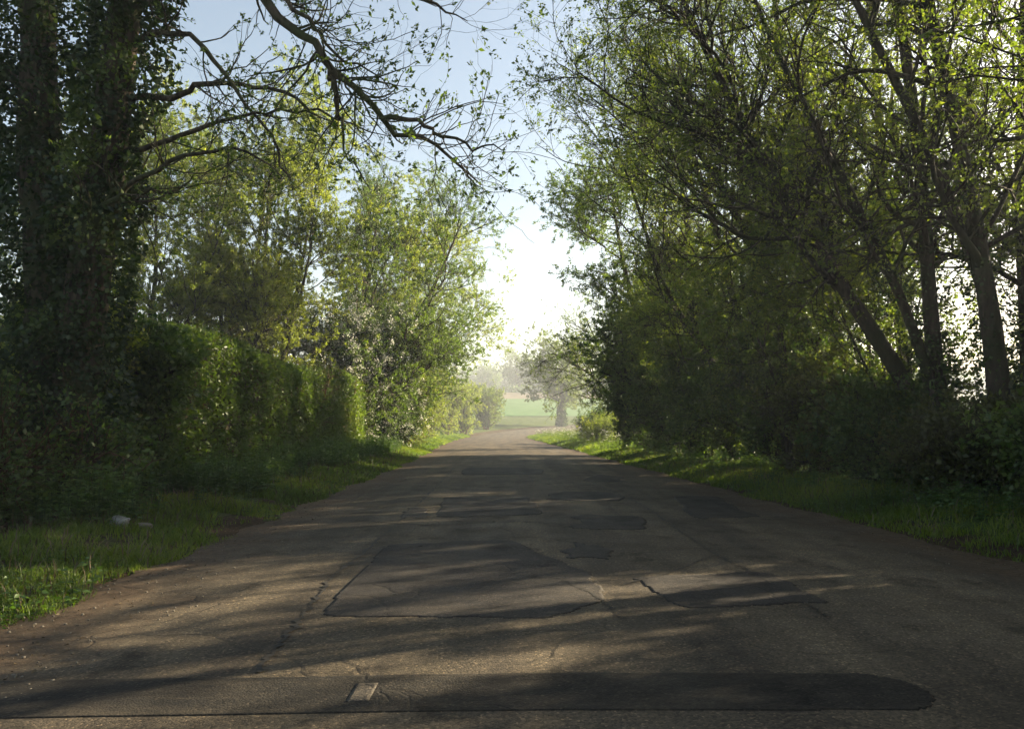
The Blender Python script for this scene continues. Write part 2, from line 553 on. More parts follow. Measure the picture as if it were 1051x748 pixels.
xs = np.unique(np.concatenate([np.arange(-13, 16, .25), -13 - np.cumsum(np.geomspace(.5, 120, 34)), 16 + np.cumsum(np.geomspace(.5, 120, 34))]))
ys = np.unique(np.concatenate([np.arange(-12, 60, .3), np.arange(60, 150, 1.0), 150 + np.cumsum(np.geomspace(1.5, 80, 36)), -12 - np.cumsum(np.geomspace(.6, 60, 26))]))
GX, GY = np.meshgrid(xs, ys)
gx, gy = GX.ravel(), GY.ravel()
gzv = ground_z(gx, gy)
gd = road_dist(gx, gy)
idx = np.arange(len(gx)).reshape(GX.shape)
gq = np.stack([idx[:-1, :-1], idx[:-1, 1:], idx[1:, 1:], idx[1:, :-1]], -1).reshape(-1, 4)
wet = smoothstep(0.15, 0.9, gd) * 0.75 + 0.12
wet = np.where((gx < 0) & (gy < 9), wet * smoothstep(-4.4, -3.2, -np.abs(gx) + 0.0) + 0.1, wet)
ground = tag(mesh_np('ground', np.stack([gx, gy, gzv], 1), [gq], M_ground, smooth=True, tint=wet), kind='structure')

NA = 13
ta = np.linspace(0, 1, NA)
rv = EL[:, None, :] * (1 - ta)[None, :, None] + ER[:, None, :] * ta[None, :, None]
rz = terrain(rv[..., 1]) + 0.004 + 0.05 * (1 - (2 * ta - 1) ** 2)[None]
rz = rz + 0.012 * (vnoise(np.stack([rv[..., 0].ravel(), rv[..., 1].ravel(), 0 * rz.ravel()], 1), 0.9, 7).reshape(rz.shape) - 0.5)


def road_z(x, y):
    k = np.argmin(np.abs(EC[:, 1] - y))
    t = (x - EL[k, 0]) / (ER[k, 0] - EL[k, 0])
    j = min(max(t, 0), 1) * (NA - 1)
    i = min(int(j), NA - 2)
    k2 = min(k + 1, NS - 1) if EC[k, 1] < y else max(k - 1, 0)
    w = 0 if k2 == k else (y - EC[k, 1]) / (EC[k2, 1] - EC[k, 1])
    za = rz[k, i] * (1 - j + i) + rz[k, i + 1] * (j - i)
    zb = rz[k2, i] * (1 - j + i) + rz[k2, i + 1] * (j - i)
    return za * (1 - w) + zb * w


ridx = np.arange(NS * NA).reshape(NS, NA)
rq = np.stack([ridx[:-1, :-1], ridx[:-1, 1:], ridx[1:, 1:], ridx[1:, :-1]], -1).reshape(-1, 4)
seg = np.concatenate([[0], np.cumsum(np.linalg.norm(np.diff(EC, axis=0), axis=1))])
ruv = np.stack([np.broadcast_to(ta, (NS, NA)), np.broadcast_to(seg[:, None], (NS, NA))], -1).reshape(-1, 2)
road = tag(mesh_np('road', np.concatenate([rv.reshape(-1, 2), rz.reshape(-1, 1)], 1), [rq], M_road, smooth=True, uv=ruv), kind='structure')


def sheet(name, outline, mat, lift, cell=0.12):
    """irregular sheet draped on the tarmac: repair patches and the painted reflection"""
    o = np.asarray(outline, float)
    x0, y0 = o.min(0); x1, y1 = o.max(0)
    nx, ny = max(2, int((x1 - x0) / cell)), max(2, int((y1 - y0) / cell))
    X, Y = np.meshgrid(np.linspace(x0, x1, nx + 1), np.linspace(y0, y1, ny + 1))
    V = np.array([[a, b, road_z(a, b) + lift] for a, b in zip(X.ravel(), Y.ravel())])
    def inside(px, py):
        c = np.zeros(len(px), bool)
        for (ax, ay), (bx, by) in zip(o, np.roll(o, -1, 0)):
            hit = ((ay > py) != (by > py)) & (px < (bx - ax) * (py - ay) / (by - ay + 1e-12) + ax)
            c ^= hit
        return c
    cx, cyy = (X[:-1, :-1] + X[1:, 1:]) / 2, (Y[:-1, :-1] + Y[1:, 1:]) / 2
    keep = inside(cx.ravel(), cyy.ravel())
    i = np.arange(X.size).reshape(X.shape)
    q = np.stack([i[:-1, :-1], i[:-1, 1:], i[1:, 1:], i[1:, :-1]], -1).reshape(-1, 4)[keep]
    used = np.unique(q)
    remap = np.zeros(X.size, int); remap[used] = np.arange(len(used))
    q = remap[q]; V = V[used]
    e = np.concatenate([q[:, [0, 1]], q[:, [1, 2]], q[:, [2, 3]], q[:, [3, 0]]])
    key = np.sort(e, 1) @ np.array([len(V), 1])
    _, inv, cnt = np.unique(key, return_inverse=True, return_counts=True)
    be = e[cnt[inv] == 1]                                  # the rim runs down into the tarmac
    skirt = np.stack([be[:, 1], be[:, 0], be[:, 0] + len(V), be[:, 1] + len(V)], 1)
    V = np.concatenate([V, V - [0, 0, 0.012]])
    return tag(mesh_np(name, V, [q, skirt], mat), kind='structure')


def ragged(pts, amp=0.04, n=14):
    out = []
    p = np.asarray(pts, float)
    for a, b in zip(p, np.roll(p, -1, 0)):
        for k in range(n):
            out.append(a + (b - a) * k / n + RNG.normal(size=2) * amp)
    out = np.array(out)
    return 0.5 * out + 0.25 * np.roll(out, 1, 0) + 0.25 * np.roll(out, -1, 0)


def gp(u, v):
    """road-plane point under a photograph pixel"""
    a, b = (u - 525.5) / FPX, (374.0 - v) / FPX
    c, s = math.cos(PITCH), math.sin(PITCH)
    t = (CAM_H - 0.03) / -(s + b * c)
    return (a * t, t * (c - b * s))


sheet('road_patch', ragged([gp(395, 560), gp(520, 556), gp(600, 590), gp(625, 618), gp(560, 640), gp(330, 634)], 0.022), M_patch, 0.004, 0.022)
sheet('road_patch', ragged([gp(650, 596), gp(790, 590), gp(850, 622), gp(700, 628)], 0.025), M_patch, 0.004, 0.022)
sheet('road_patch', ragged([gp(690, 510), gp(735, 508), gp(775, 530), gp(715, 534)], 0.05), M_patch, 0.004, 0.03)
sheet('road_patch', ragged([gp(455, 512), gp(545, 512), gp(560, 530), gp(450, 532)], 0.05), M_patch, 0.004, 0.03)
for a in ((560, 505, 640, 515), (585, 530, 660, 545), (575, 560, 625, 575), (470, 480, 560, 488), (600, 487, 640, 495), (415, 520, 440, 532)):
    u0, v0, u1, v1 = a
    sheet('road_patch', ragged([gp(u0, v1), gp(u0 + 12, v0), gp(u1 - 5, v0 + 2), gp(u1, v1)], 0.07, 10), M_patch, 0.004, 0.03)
# windscreen reflection painted on the lane as a dark strip close to the camera, round at its right end, with one pale square in it
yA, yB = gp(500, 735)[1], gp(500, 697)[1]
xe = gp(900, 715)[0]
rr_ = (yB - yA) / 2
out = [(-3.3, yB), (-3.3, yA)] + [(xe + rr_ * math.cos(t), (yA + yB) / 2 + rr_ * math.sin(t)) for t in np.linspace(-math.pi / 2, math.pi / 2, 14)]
sheet('reflection_strip', ragged(out, 0.008, 6), M_reflect_strip, 0.004, 0.011)
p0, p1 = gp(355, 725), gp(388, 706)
sheet('reflection_square', [(p0[0], p0[1]), (p1[0], p0[1]), (p1[0], p1[1]), (p0[0], p1[1])], M_reflect_square, 0.007, 0.015)


def crack(pts, w, jitter=0.012, n=110):
    p = catmull([gp(*q) for q in pts], n)
    p = p + RNG.normal(size=p.shape) * jitter * np.array([1, .7])
    d = norm(np.gradient(p, axis=0))
    s = np.stack([-d[:, 1], d[:, 0]], 1)
    ww = w * (0.15 + 1.0 * RNG.random(n) * (0.4 + 1.2 * vnoise(np.c_[p, 0 * p[:, :1]], 3.0, 90)))[:, None]
    a, b = p - s * ww / 2, p + s * ww / 2
    za = np.array([road_z(*q) for q in a]) + 0.006
    zb = np.array([road_z(*q) for q in b]) + 0.006
    V = np.concatenate([np.c_[a, za], np.c_[b, zb]])
    i = np.arange(n - 1)
    return tag(mesh_np('road_crack', V, [np.stack([i, i + n, i + n + 1, i + 1], 1)], M_tar, smooth=True), kind='structure')


crack([(262, 692), (290, 660), (318, 625), (332, 606), (345, 590), (370, 570), (400, 545)], 0.035)
crack([(400, 545), (425, 522), (448, 500), (466, 480)], 0.035)
crack([(365, 534), (440, 540), (520, 537), (585, 541)], 0.045)
crack([(392, 566), (460, 560), (522, 558)], 0.03)
crack([(660, 520), (700, 548), (735, 572), (790, 600), (850, 636)], 0.03)
crack([(735, 572), (690, 590), (640, 604)], 0.02)
crack([(560, 470), (600, 492), (660, 520)], 0.035)
crack([(520, 560), (560, 590), (610, 615), (640, 640)], 0.02)
crack([(470, 470), (520, 474), (575, 472)], 0.09)
crack([(460, 464), (500, 466), (545, 464)], 0.10)


def field(name, x0, x1, y0, y1, mat, lift):
    X, Y = np.meshgrid(np.linspace(x0, x1, 40), np.linspace(y0, y1, 40))
    Z = ground_z(X.ravel(), Y.ravel()).reshape(X.shape) + lift
    i = np.arange(X.size).reshape(X.shape)
    q = np.stack([i[:-1, :-1], i[:-1, 1:], i[1:, 1:], i[1:, :-1]], -1).reshape(-1, 4)
    return tag(mesh_np(name, np.stack([X.ravel(), Y.ravel(), Z.ravel()], 1), [q], mat, smooth=True), kind='structure')


field('crop_field', -60, 130, 151, 205, M_crop, 0.12)
field('ploughed_field', -60, 130, 205.3, 224, M_plough, 0.12)
field('crop_field', -60, 130, 224.3, 300, M_crop, 0.12)


# ------------------------------------------------------------------ plants
def grow(par, n, t0, t1, ang, L, up=0.1, wander=0.15, K=7, rf=0.6, rtip=0.004, bias=None, lenprof=None, angvar=0.25):
    PP, RR = par
    B, KP, _ = PP.shape
    ln = np.linalg.norm(np.diff(PP, axis=1), axis=2).sum(1)
    w = ln / ln.sum()
    pi = RNG.choice(B, n, p=w)
    t = t0 + (t1 - t0) * RNG.random(n)
    s = t * (KP - 1)
    i = np.minimum(s.astype(int), KP - 2)
    f = (s - i)[:, None]
    pos = PP[pi, i] * (1 - f) + PP[pi, i + 1] * f
    r = RR[pi, i] * (1 - f[:, 0]) + RR[pi, i + 1] * f[:, 0]
    tan = norm(PP[pi, i + 1] - PP[pi, i])
    rnd = RNG.normal(size=(n, 3))
    perp = norm(rnd - tan * (rnd * tan).sum(1, keepdims=True))
    a = (ang + RNG.normal(size=n) * angvar)[:, None]
    d = tan * np.cos(a) + perp * np.sin(a)
    if bias is not None:
        d = d + np.asarray(bias)
    d = norm(d)
    Ls = L * (0.55 + 0.75 * RNG.random(n))
    if lenprof is not None:
        Ls = Ls * lenprof(t)
    P = np.empty((n, K, 3))
    P[:, 0] = pos
    step = Ls / (K - 1)
    for k in range(1, K):
        d = d + RNG.normal(size=(n, 3)) * wander
        d[:, 2] += up
        d = norm(d)
        P[:, k] = P[:, k - 1] + d * step[:, None]
    r0 = np.minimum(r * rf, Ls * 0.03 + 0.002)
    q = np.linspace(0, 1, K)
    R = r0[:, None] * (1 - q) ** 0.8 + np.minimum(rtip, r0 * .6)[:, None] * q
    return P, R


def twig_leaves(geo, tw, per, size, spread=0.06, aspect=0.55, t0=0.15, flat=0.3, droop=0.0, seed=0):
    PP, RR = tw
    B, K, _ = PP.shape
    n = int(B * per)
    pi = RNG.integers(0, B, n)
    t = t0 + (1 - t0) * np.sqrt(RNG.random(n))
    s = t * (K - 1)
    i = np.minimum(s.astype(int), K - 2)
    f = (s - i)[:, None]
    pos = PP[pi, i] * (1 - f) + PP[pi, i + 1] * f + RNG.normal(size=(n, 3)) * spread * 0.5
    tan = norm(PP[pi, i + 1] - PP[pi, i])
    d = tan * 0.6 + RNG.normal(size=(n, 3)) * 0.8
    d[:, 2] -= droop
    sz = size * (0.4 + 1.0 * RNG.random(n))
    tint = np.clip(0.55 * RNG.random(n) + 0.75 * vnoise(pos, 0.9, seed + 20) - 0.12 + 0.12 * RNG.normal(size=n), 0, 1)
    geo.leaves(pos, d, sz, aspect, tint, flat=flat)


def poly(pts, K, r0, r1, power=0.9):
    P = catmull(pts, K)[None]
    q = np.linspace(0, 1, K)
    return P, (r0 * (1 - q) ** power + r1 * q)[None]


def cat(*xs):
    return np.concatenate([x[0] for x in xs]), np.concatenate([x[1] for x in xs])


def tree(name, label, cat_, base, stems, mats, limbs=22, limb_len=4.0, limb_up=0.10, limb_ang=0.95, branches=200, br_len=1.7, twigs=1500, tw_len=0.7,
         per=18, leaf=0.085, aspect=0.55, bias=None, group=None, t0=0.3, prof=None, spread=0.06, flat=0.3, ivy=None, wander=0.16, tint_seed=0, flare=1.0,
         droop=0.0, extra_limbs=None):
    """stems: list of (points relative to base, r0, r1); parts: trunk(s), branches, crown, (ivy)"""
    root = empty(name, base, label, cat_, group)
    bark, leafm = mats
    mains = []
    for pts, r0, r1 in stems:
        p = poly(pts, 16, r0, r1)
        p[1][0, 0] *= 1.35 * flare; p[1][0, 1] *= 1.1 * flare
        g = Geo(); g.tubes(p[0], p[1], 10, 0.22)
        g.build('trunk', bark, root, True)
        mains.append(p)
    mains = cat(*mains)
    l1 = grow(mains, limbs, t0, 0.98, limb_ang, limb_len, limb_up, wander, 10, 0.46, 0.010, bias, prof)
    if extra_limbs:
        ex = [poly(p, 10, a, b) for p, a, b in extra_limbs]
        l1 = cat(l1, *ex)
    l1b = cat(l1, (catmull_all(mains[0], 10), mains[1][:, ::1][:, np.linspace(0, 15, 10).astype(int)] * 1.0)) if False else l1
    l2 = grow(l1b, branches, 0.15, 1.0, 0.85, br_len, 0.05, 0.2, 7, 0.6, 0.006)
    l3 = grow(l2, twigs, 0.1, 1.0, 0.8, tw_len, 0.03, 0.22, 5, 0.6, 0.003)
    g = Geo()
    g.tubes(l1[0], l1[1], 7, 0.12); g.tubes(l2[0], l2[1], 5); g.tubes(l3[0], l3[1], 3)
    g.build('branches', bark, root, True)
    c = Geo()
    twig_leaves(c, l3, per, leaf, spread, aspect, 0.45, flat, droop, tint_seed)
    twig_leaves(c, l2, per * 0.3, leaf, spread, aspect, 0.85, flat, droop, tint_seed)
    c.build('crown', leafm, root)
    if ivy:
        n, rad_, t1, size = ivy
        v = Geo()
        ivy_leaves(v, mains, n, rad_, t1, size)
        v.build('ivy', M_ivy, root)
    return root


def ivy_leaves(geo, mains, n, rad_, t1, size, t0=0.0):
    PP, RR = mains
    B, K, _ = PP.shape
    pi = RNG.integers(0, B, n)
    t = t0 + (t1 - t0) * RNG.random(n)
    s = t * (K - 1)
    i = np.minimum(s.astype(int), K - 2)
    f = (s - i)[:, None]
    pos = PP[pi, i] * (1 - f) + PP[pi, i + 1] * f
    r = RR[pi, i]
    rnd = RNG.normal(size=(n, 3)); rnd[:, 2] *= 0.25
    o = norm(rnd)
    clump = vnoise(pos + o * 0.5, 1.6, 31) * 0.9 + vnoise(pos + o * 0.4, 4.5, 32) * 0.5
    fade = 1 - smoothstep(t1 * 0.7, t1, t) * 0.7
    d = r + rad_ * fade * np.clip(clump - 0.25, 0.05, 1.2) * (0.45 + 0.55 * np.sqrt(RNG.random(n)))
    pos = pos + o * d[:, None]
    dr = o * 0.6 + RNG.normal(size=(n, 3)) * 0.55
    dr[:, 2] -= 0.6
    tint = np.clip(0.4 * RNG.random(n) + 1.3 * smoothstep(0.35, 0.8, vnoise(pos, 2.2, 33)) * vnoise(pos, 0.9, 34), 0, 1)
    geo.leaves(pos, dr, size * (0.6 + 0.7 * RNG.random(n)), 0.8, tint, 0.2)


def bush(name, label, cat_, base, size, mats, stems=9, branches=160, twigs=1500, per=16, leaf=0.065, group=None, lean=(0, 0, 0), aspect=0.6, flowers=0, seed=0, tw_len=0.45):
    """many-stemmed shrub of about size (width x, width y, height); parts: stems, foliage, (blossom)"""
    root = empty(name, base, label, cat_, group)
    sx, sy, sz = size
    g = Geo()
    P = []
    for k in range(stems):
        a = k * 2.399 + RNG.random() * 0.6
        rr = 0.15 + 0.35 * RNG.random()
        e = np.array([math.cos(a) * sx * rr, math.sin(a) * sy * rr, sz * (0.62 + 0.3 * RNG.random())])
        b = np.array([math.cos(a) * sx * 0.06, math.sin(a) * sy * 0.06, -0.05])
        m = (b + e) / 2 + np.array([0, 0, sz * 0.10]) + RNG.normal(size=3) * 0.12 * sz * 0.4
        P.append(poly([b, m, e + np.array(lean) * sz], 10, 0.028 * sz ** 0.7, 0.008))
    st = cat(*P)
    l2 = grow(st, branches, 0.05, 1.0, 0.95, 0.30 * (sx + sy) / 2 + 0.15, 0.02, 0.2, 7, 0.7, 0.004)
    l3 = grow(l2, twigs, 0.1, 1.0, 0.85, tw_len, 0.04, 0.25, 4, 0.7, 0.002)
    g.tubes(st[0], st[1], 6, 0.1); g.tubes(l2[0], l2[1], 4); g.tubes(l3[0], l3[1], 3)
    g.build('stems', mats[0], root, True)
    c = Geo()
    twig_leaves(c, l3, per, leaf, 0.08, aspect, 0.05, 0.25, 0.1, seed)
    twig_leaves(c, l2, per * 0.6, leaf, 0.10, aspect, 0.2, 0.25, 0.1, seed)
    c.build('foliage', mats[1], root)
    if flowers:
        b = Geo()
        k = RNG.integers(0, len(l3[0]), flowers)
        tips = l3[0][k, -1]
        cl = np.repeat(tips, 14, 0) + RNG.normal(size=(flowers * 14, 3)) * 0.07
        b.leaves(cl, RNG.normal(size=cl.shape) + [0, 0, .5], 0.06 * (0.6 + 0.7 * RNG.random(len(cl))), 0.9)
        b.build('blossom', M_white, root)
    return root


# ---- the big ivy-clad tree at the left edge
B0 = np.array([-5.35, 8.6, 0.0]); B0[2] = gz(B0[0], B0[1]) - 0.05


def rel(u, v, Y):
    return at(u, v, Y) - B0


ivt = empty('ivy_tree', B0, 'huge twin stemmed tree wrapped in dark ivy beside the near left verge', 'tree')
stems = [poly([(-0.15, 0, 0), rel(52, 330, 8.7), rel(40, 150, 8.8), rel(38, -10, 8.9), rel(20, -170, 9.1), rel(10, -330, 9.4)], 24, 0.30, 0.10),
         poly([(0.25, -0.1, 0), rel(86, 330, 8.5), rel(112, 150, 8.4), rel(132, -10, 8.3), rel(165, -150, 8.1), rel(215, -300, 8.0)], 24, 0.26, 0.10)]
for s in stems:
    s[1][0, :3] *= np.array([1.7, 1.35, 1.12])
    g = Geo(); g.tubes(s[0], s[1], 12, 0.25); g.build('trunk', M_bark, ivt, True)
LIMBS = [
    ([rel(84, 330, 8.5), rel(88, 268, 8.3), rel(104, 213, 8.2), rel(132, 192, 8.1), rel(170, 170, 8.0), rel(205, 159, 7.9), rel(250, 152, 7.8), rel(290, 182, 7.8)], .055, .008),
    ([rel(108, 206, 8.2), rel(140, 199, 8.3), rel(175, 196, 8.4), rel(205, 181, 8.5)], .040, .008),
    ([rel(118, 160, 8.4), rel(168, 148, 8.2), rel(205, 130, 8.1), rel(260, 116, 8.0), rel(310, 118, 7.9), rel(345, 128, 7.8)], .042, .006),
    ([rel(120, 105, 8.4), rel(190, 95, 8.3), rel(225, 84, 8.2), rel(270, 88, 8.1), rel(310, 105, 8.0), rel(345, 122, 8.0), rel(400, 140, 8.0)], .046, .006),
    ([rel(125, 60, 8.4), rel(165, 28, 8.2), rel(205, 48, 8.0), rel(240, 95, 7.9), rel(280, 150, 7.8), rel(302, 195, 7.8)], .048, .006),
    ([rel(185, -200, 8.1), rel(225, -80, 7.8), rel(262, -16, 7.6), rel(300, 30, 7.5), rel(330, 54, 7.4), rel(352, 84, 7.4), rel(392, 122, 7.3), rel(430, 142, 7.3), rel(470, 168, 7.3), rel(494, 190, 7.3)], .075, .008),
    ([rel(330, 54, 7.4), rel(342, 84, 7.4), rel(348, 112, 7.4), rel(352, 150, 7.4), rel(380, 195, 7.4)], .036, .005),
    ([rel(392, 122, 7.3), rel(430, 126, 7.2), rel(456, 142, 7.2), rel(490, 150, 7.2), rel(520, 150, 7.1)], .034, .005),
    ([rel(262, -40, 7.7), rel(300, 5, 7.5), rel(340, 46, 7.4), rel(400, 92, 7.4)], .040, .006),
    ([rel(200, -170, 8.0), rel(290, -80, 7.6), rel(370, -30, 7.2), rel(430, 0, 7.0), rel(480, 22, 7.0)], .055, .006),
    ([rel(38, 120, 8.8), rel(0, 60, 8.9), rel(-60, 30, 9.0)], .06, .02),
    ([rel(132, -20, 8.3), rel(180, -5, 8.0), rel(235, -60, 7.7), rel(300, -140, 7.4)], .07, .02),
    ([rel(95, 255, 8.3), rel(128, 232, 8.5), rel(140, 195, 8.7), rel(165, 120, 8.8)], .028, .006),
]
lm = []
for p, a, b in LIMBS:
    q = poly(p, 18, a * .85, b * .8)
    q[0][0, 1:-1] += RNG.normal(size=(16, 3)) * 0.025
    lm.append(q)
    g = Geo(); g.tubes(q[0], q[1], 8, 0.15); g.build('limb', M_bark, ivt, True)
lmx = cat(*lm)
t2 = grow(lmx, 230, 0.2, 1.0, 0.9, 0.85, 0.05, 0.17, 9, 0.36, 0.003)
t3 = grow(t2, 1000, 0.15, 1.0, 0.8, 0.38, 0.05, 0.18, 6, 0.5, 0.002)
low = grow(cat(*stems), 110, 0.02, 0.7, 1.2, 0.6, -0.02, 0.2, 6, 0.3, 0.004)
tops = grow(cat(*stems), 26, 0.6, 0.98, 0.9, 2.2, 0.1, 0.15, 9, 0.5, 0.01)
tops2 = grow(tops, 130, 0.2, 1, 0.85, 0.9, 0.05, 0.18, 6, 0.6, 0.004)
g = Geo(); g.tubes(tops[0], tops[1], 6); g.tubes(tops2[0], tops2[1], 4)
g.tubes(low[0], low[1], 4); g.tubes(t2[0], t2[1], 5); g.tubes(t3[0], t3[1], 4); g.build('branches', M_bark, ivt, True)
c = Geo()
# buds opening: small rosettes at twig tips
tips = np.concatenate([t3[0][:, -1], t2[0][:, -1]])
dirs = np.concatenate([t3[0][:, -1] - t3[0][:, -2], t2[0][:, -1] - t2[0][:, -2]])
keep = RNG.random(len(tips)) < 0.75
tips, dirs = tips[keep], norm(dirs[keep])
k = 7
pp = np.repeat(tips, k, 0) + RNG.normal(size=(len(tips) * k, 3)) * 0.012
dd = np.repeat(dirs, k, 0) * 0.8 + RNG.normal(size=pp.shape) * 0.6
c.leaves(pp, dd, 0.042 * (0.5 + 0.9 * RNG.random(len(pp))), 0.5)
sel = RNG.random(len(t3[0])) < 0.35
twig_leaves(c, (t3[0][sel], t3[1][sel]), 7, 0.05, 0.03)
twig_leaves(c, tops2, 16, 0.06, 0.08)
c.build('crown', M_maple, ivt)
v = Geo()
ivy_leaves(v, stems[0], 25000, 0.70, 0.97, 0.066)
ivy_leaves(v, stems[1], 20000, 0.50, 0.97, 0.066)
ivy_leaves(v, (lmx[0][[10]], lmx[1][[10]]), 700, 0.28, 0.5, 0.06)
twig_leaves(v, low, 45, 0.065, 0.12, 0.8, 0.1, 0.2, 0.4, 3)
v.build('ivy', M_ivy, ivt)

# ---- clipped hedge on the left
HX0, HX1, HY0, HY1 = -6.9, -5.35, 10.6, 29.5


def hedge_top(y):
    return 2.75 + 0.22 * np.sin(y * 0.55) * 0.5 + 0.015 * (y - 10)


def hedge_front(y):
    return HX1 - 0.022 * (y - 10.6)


hb = np.array([-6.2, 20.0, gz(-6.2, 20)])
hedge = empty('clipped_hedge', hb, 'long clipped hedge with a level top running along the left verge', 'hedge')


def hedge_points(n, depth):
    y = HY0 + (HY1 - HY0) * RNG.random(n)
    z0, zt = 0.15, hedge_top(y)
    face = RNG.random(n)
    x = np.empty(n); z = np.empty(n)
    fr = hedge_front(y)
    f1 = face < 0.58
    x[f1] = fr[f1]; z[f1] = z0 + (zt[f1] - z0) * RNG.random(f1.sum())
    f2 = (face >= 0.58) & (face < 0.85)
    x[f2] = fr[f2] - 1.5 * RNG.random(f2.sum()); z[f2] = zt[f2]
    f3 = face >= 0.85
    x[f3] = fr[f3] - 1.5 * RNG.random(f3.sum()); z[f3] = z0 + (zt[f3] - z0) * RNG.random(f3.sum()); y[f3] = np.where(RNG.random(f3.sum()) < .7, HY0, HY1)
    p = np.stack([x, y, z], 1)
    nz = vnoise(p, 1.1, 41) - 0.5 + 0.6 * (vnoise(p, 3.1, 42) - 0.5)
    nrm = np.zeros((n, 3))
    nrm[f1, 0] = 1; nrm[f2, 2] = 1
    nrm[f3, 1] = np.where(y[f3] < 20, -1, 1)
    # soft top edge
    edge = smoothstep(0.35, 0, zt - z) * smoothstep(0.35, 0, np.abs(fr - x))
    p += nrm * (nz * 0.12 - depth * RNG.random(n) ** 2)[:, None]
    p -= np.stack([edge * 0.14, 0 * edge, edge * 0.14], 1)
    return p, nrm


p, nr = hedge_points(58000, 0.16)
g = Geo()
d = nr * 0.5 + RNG.normal(size=p.shape) * 0.7
tint = np.clip(0.45 * RNG.random(len(p)) + 0.9 * vnoise(p, 0.7, 43) - 0.2, 0, 1)
g.leaves(p - hb, d, 0.085 * (0.4 + 0.9 * RNG.random(len(p))), 0.62, tint)
g.build('foliage', M_hedge, hedge)
# woody inside: stems and a dense twig mass
y = np.linspace(HY0 + .3, HY1 - .3, 46)
st = []
for yy in y:
    for k in range(3):
        b = np.array([-6.15 - .02 * (yy - 10) + RNG.normal() * .12, yy + RNG.normal() * .1, 0.2])
        e = np.array([b[0] + RNG.normal() * .4, yy + RNG.normal() * .35, hedge_top(yy) - 0.15])
        st.append(poly([b, (b + e) / 2 + RNG.normal(size=3) * .12, e], 8, 0.03, 0.008))
st = cat(*st)
tw = grow(st, 3600, 0.05, 1, 1.1, 0.6, 0.0, 0.25, 5, 0.7, 0.003)
g = Geo(); g.tubes(st[0] - hb, st[1], 5); g.tubes(tw[0] - hb, tw[1], 3)
g.build('stems', M_barkr, hedge, True)
sh_ = grow(st, 160, 0.8, 1.0, 0.5, 0.55, 0.12, 0.15, 5, 0.6, 0.002)
g = Geo(); g.tubes(sh_[0] - hb, sh_[1], 3); twig_leaves(g, (sh_[0] - hb, sh_[1]), 16, 0.055, 0.03, 0.6, 0.3)
g.build('shoots', M_hedge, hedge)
c = Geo()
twig_leaves(c, (tw[0] - hb, tw[1]), 9, 0.06, 0.10, 0.6, seed=5)
c.build('inner_foliage', M_russet, hedge)
# dark core added for occlusion, filling the middle
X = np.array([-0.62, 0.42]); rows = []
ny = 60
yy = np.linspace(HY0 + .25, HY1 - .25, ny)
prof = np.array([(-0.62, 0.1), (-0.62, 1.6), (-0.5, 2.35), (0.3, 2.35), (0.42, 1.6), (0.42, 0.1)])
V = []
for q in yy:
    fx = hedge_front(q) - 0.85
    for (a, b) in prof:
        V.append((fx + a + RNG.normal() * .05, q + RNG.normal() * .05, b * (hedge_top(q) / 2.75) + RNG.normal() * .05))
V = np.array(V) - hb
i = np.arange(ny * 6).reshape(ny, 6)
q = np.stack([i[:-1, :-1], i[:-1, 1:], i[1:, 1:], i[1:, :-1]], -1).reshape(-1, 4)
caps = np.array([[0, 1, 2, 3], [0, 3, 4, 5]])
mesh_np('dark_core', V, [q, caps, caps + (ny - 1) * 6], plain_mat('hedge_core_dark', (.012, .010, .006), (.040, .030, .018), 25, .95, .8, .1, .05), hedge, True)

# ---- left side shrubs and trees
def base(x, y):
    return np.array([x, y, gz(x, y) - 0.04])


bush('ivy_mound', 'dark pointed ivy mound between the huge ivy tree and the hedge', 'ivy', base(-5.35, 10.9), (0.8, 0.8, 2.4), (M_barkd, M_deep), 8, 150, 1300, 16, 0.075, aspect=0.8, seed=1)
bush('leafy_shrub', 'yellow green shrub growing behind the foot of the huge ivy tree', 'shrub', base(-6.1, 9.9), (1.4, 1.2, 2.7), (M_barkr, M_spring), 10, 170, 1700, 16, 0.065, seed=2)
bush('bramble_thicket', 'tangled dark bramble under the huge ivy tree', 'bramble', base(-5.6, 8.0), (2.4, 1.6, .8), (M_barkr, M_deep), 12, 200, 1500, 12, 0.06, seed=3)
bush('leafy_shrub', 'dark shrub at the left picture edge, in front of the ivy trunks', 'shrub', base(-6.4, 7.6), (2.0, 1.6, 1.6), (M_barkr, M_deep), 9, 160, 1300, 15, 0.07, seed=4)

LT = 'trees behind the left hedge'
up_prof = lambda t: 0.55 + 0.9 * np.sin(np.clip((t - 0.2) / 0.8, 0, 1) * math.pi * 0.85)
tree('field_tree', 'tall yellow green tree with many bare upright boughs behind the hedge', 'tree', base(-10.0, 29), [([(0, 0, 0), (.1, 0, 3), (-.2, .2, 7), (.2, .1, 12.8)], .17, .03), ([(.3, 0, 0), (.9, .2, 3.2), (1.5, .3, 7), (2.3, .4, 12.4)], .13, .02), ([(-.3, 0, 0), (-.8, -.2, 3), (-1.5, .1, 7), (-2.5, .2, 11.6)], .12, .02)],
     (M_bark, M_spring), 54, 3.0, 0.16, 0.62, 420, 1.4, 3200, 0.62, 58, 0.072, group=LT, t0=0.28)
tree('field_tree', 'slender yellow green tree left of the tall tree behind the hedge', 'tree', base(-12.6, 25), [([(0, 0, 0), (.1, 0, 3), (.3, .2, 6), (.2, .1, 9.4)], .14, .03), ([(.2, .2, 0), (.9, .2, 2.6), (1.8, .3, 5.5), (2.6, .4, 8.2)], .10, .02)],
     (M_bark, M_spring), 36, 2.6, 0.14, 0.7, 260, 1.3, 2000, 0.6, 58, 0.072, group=LT, t0=0.25)
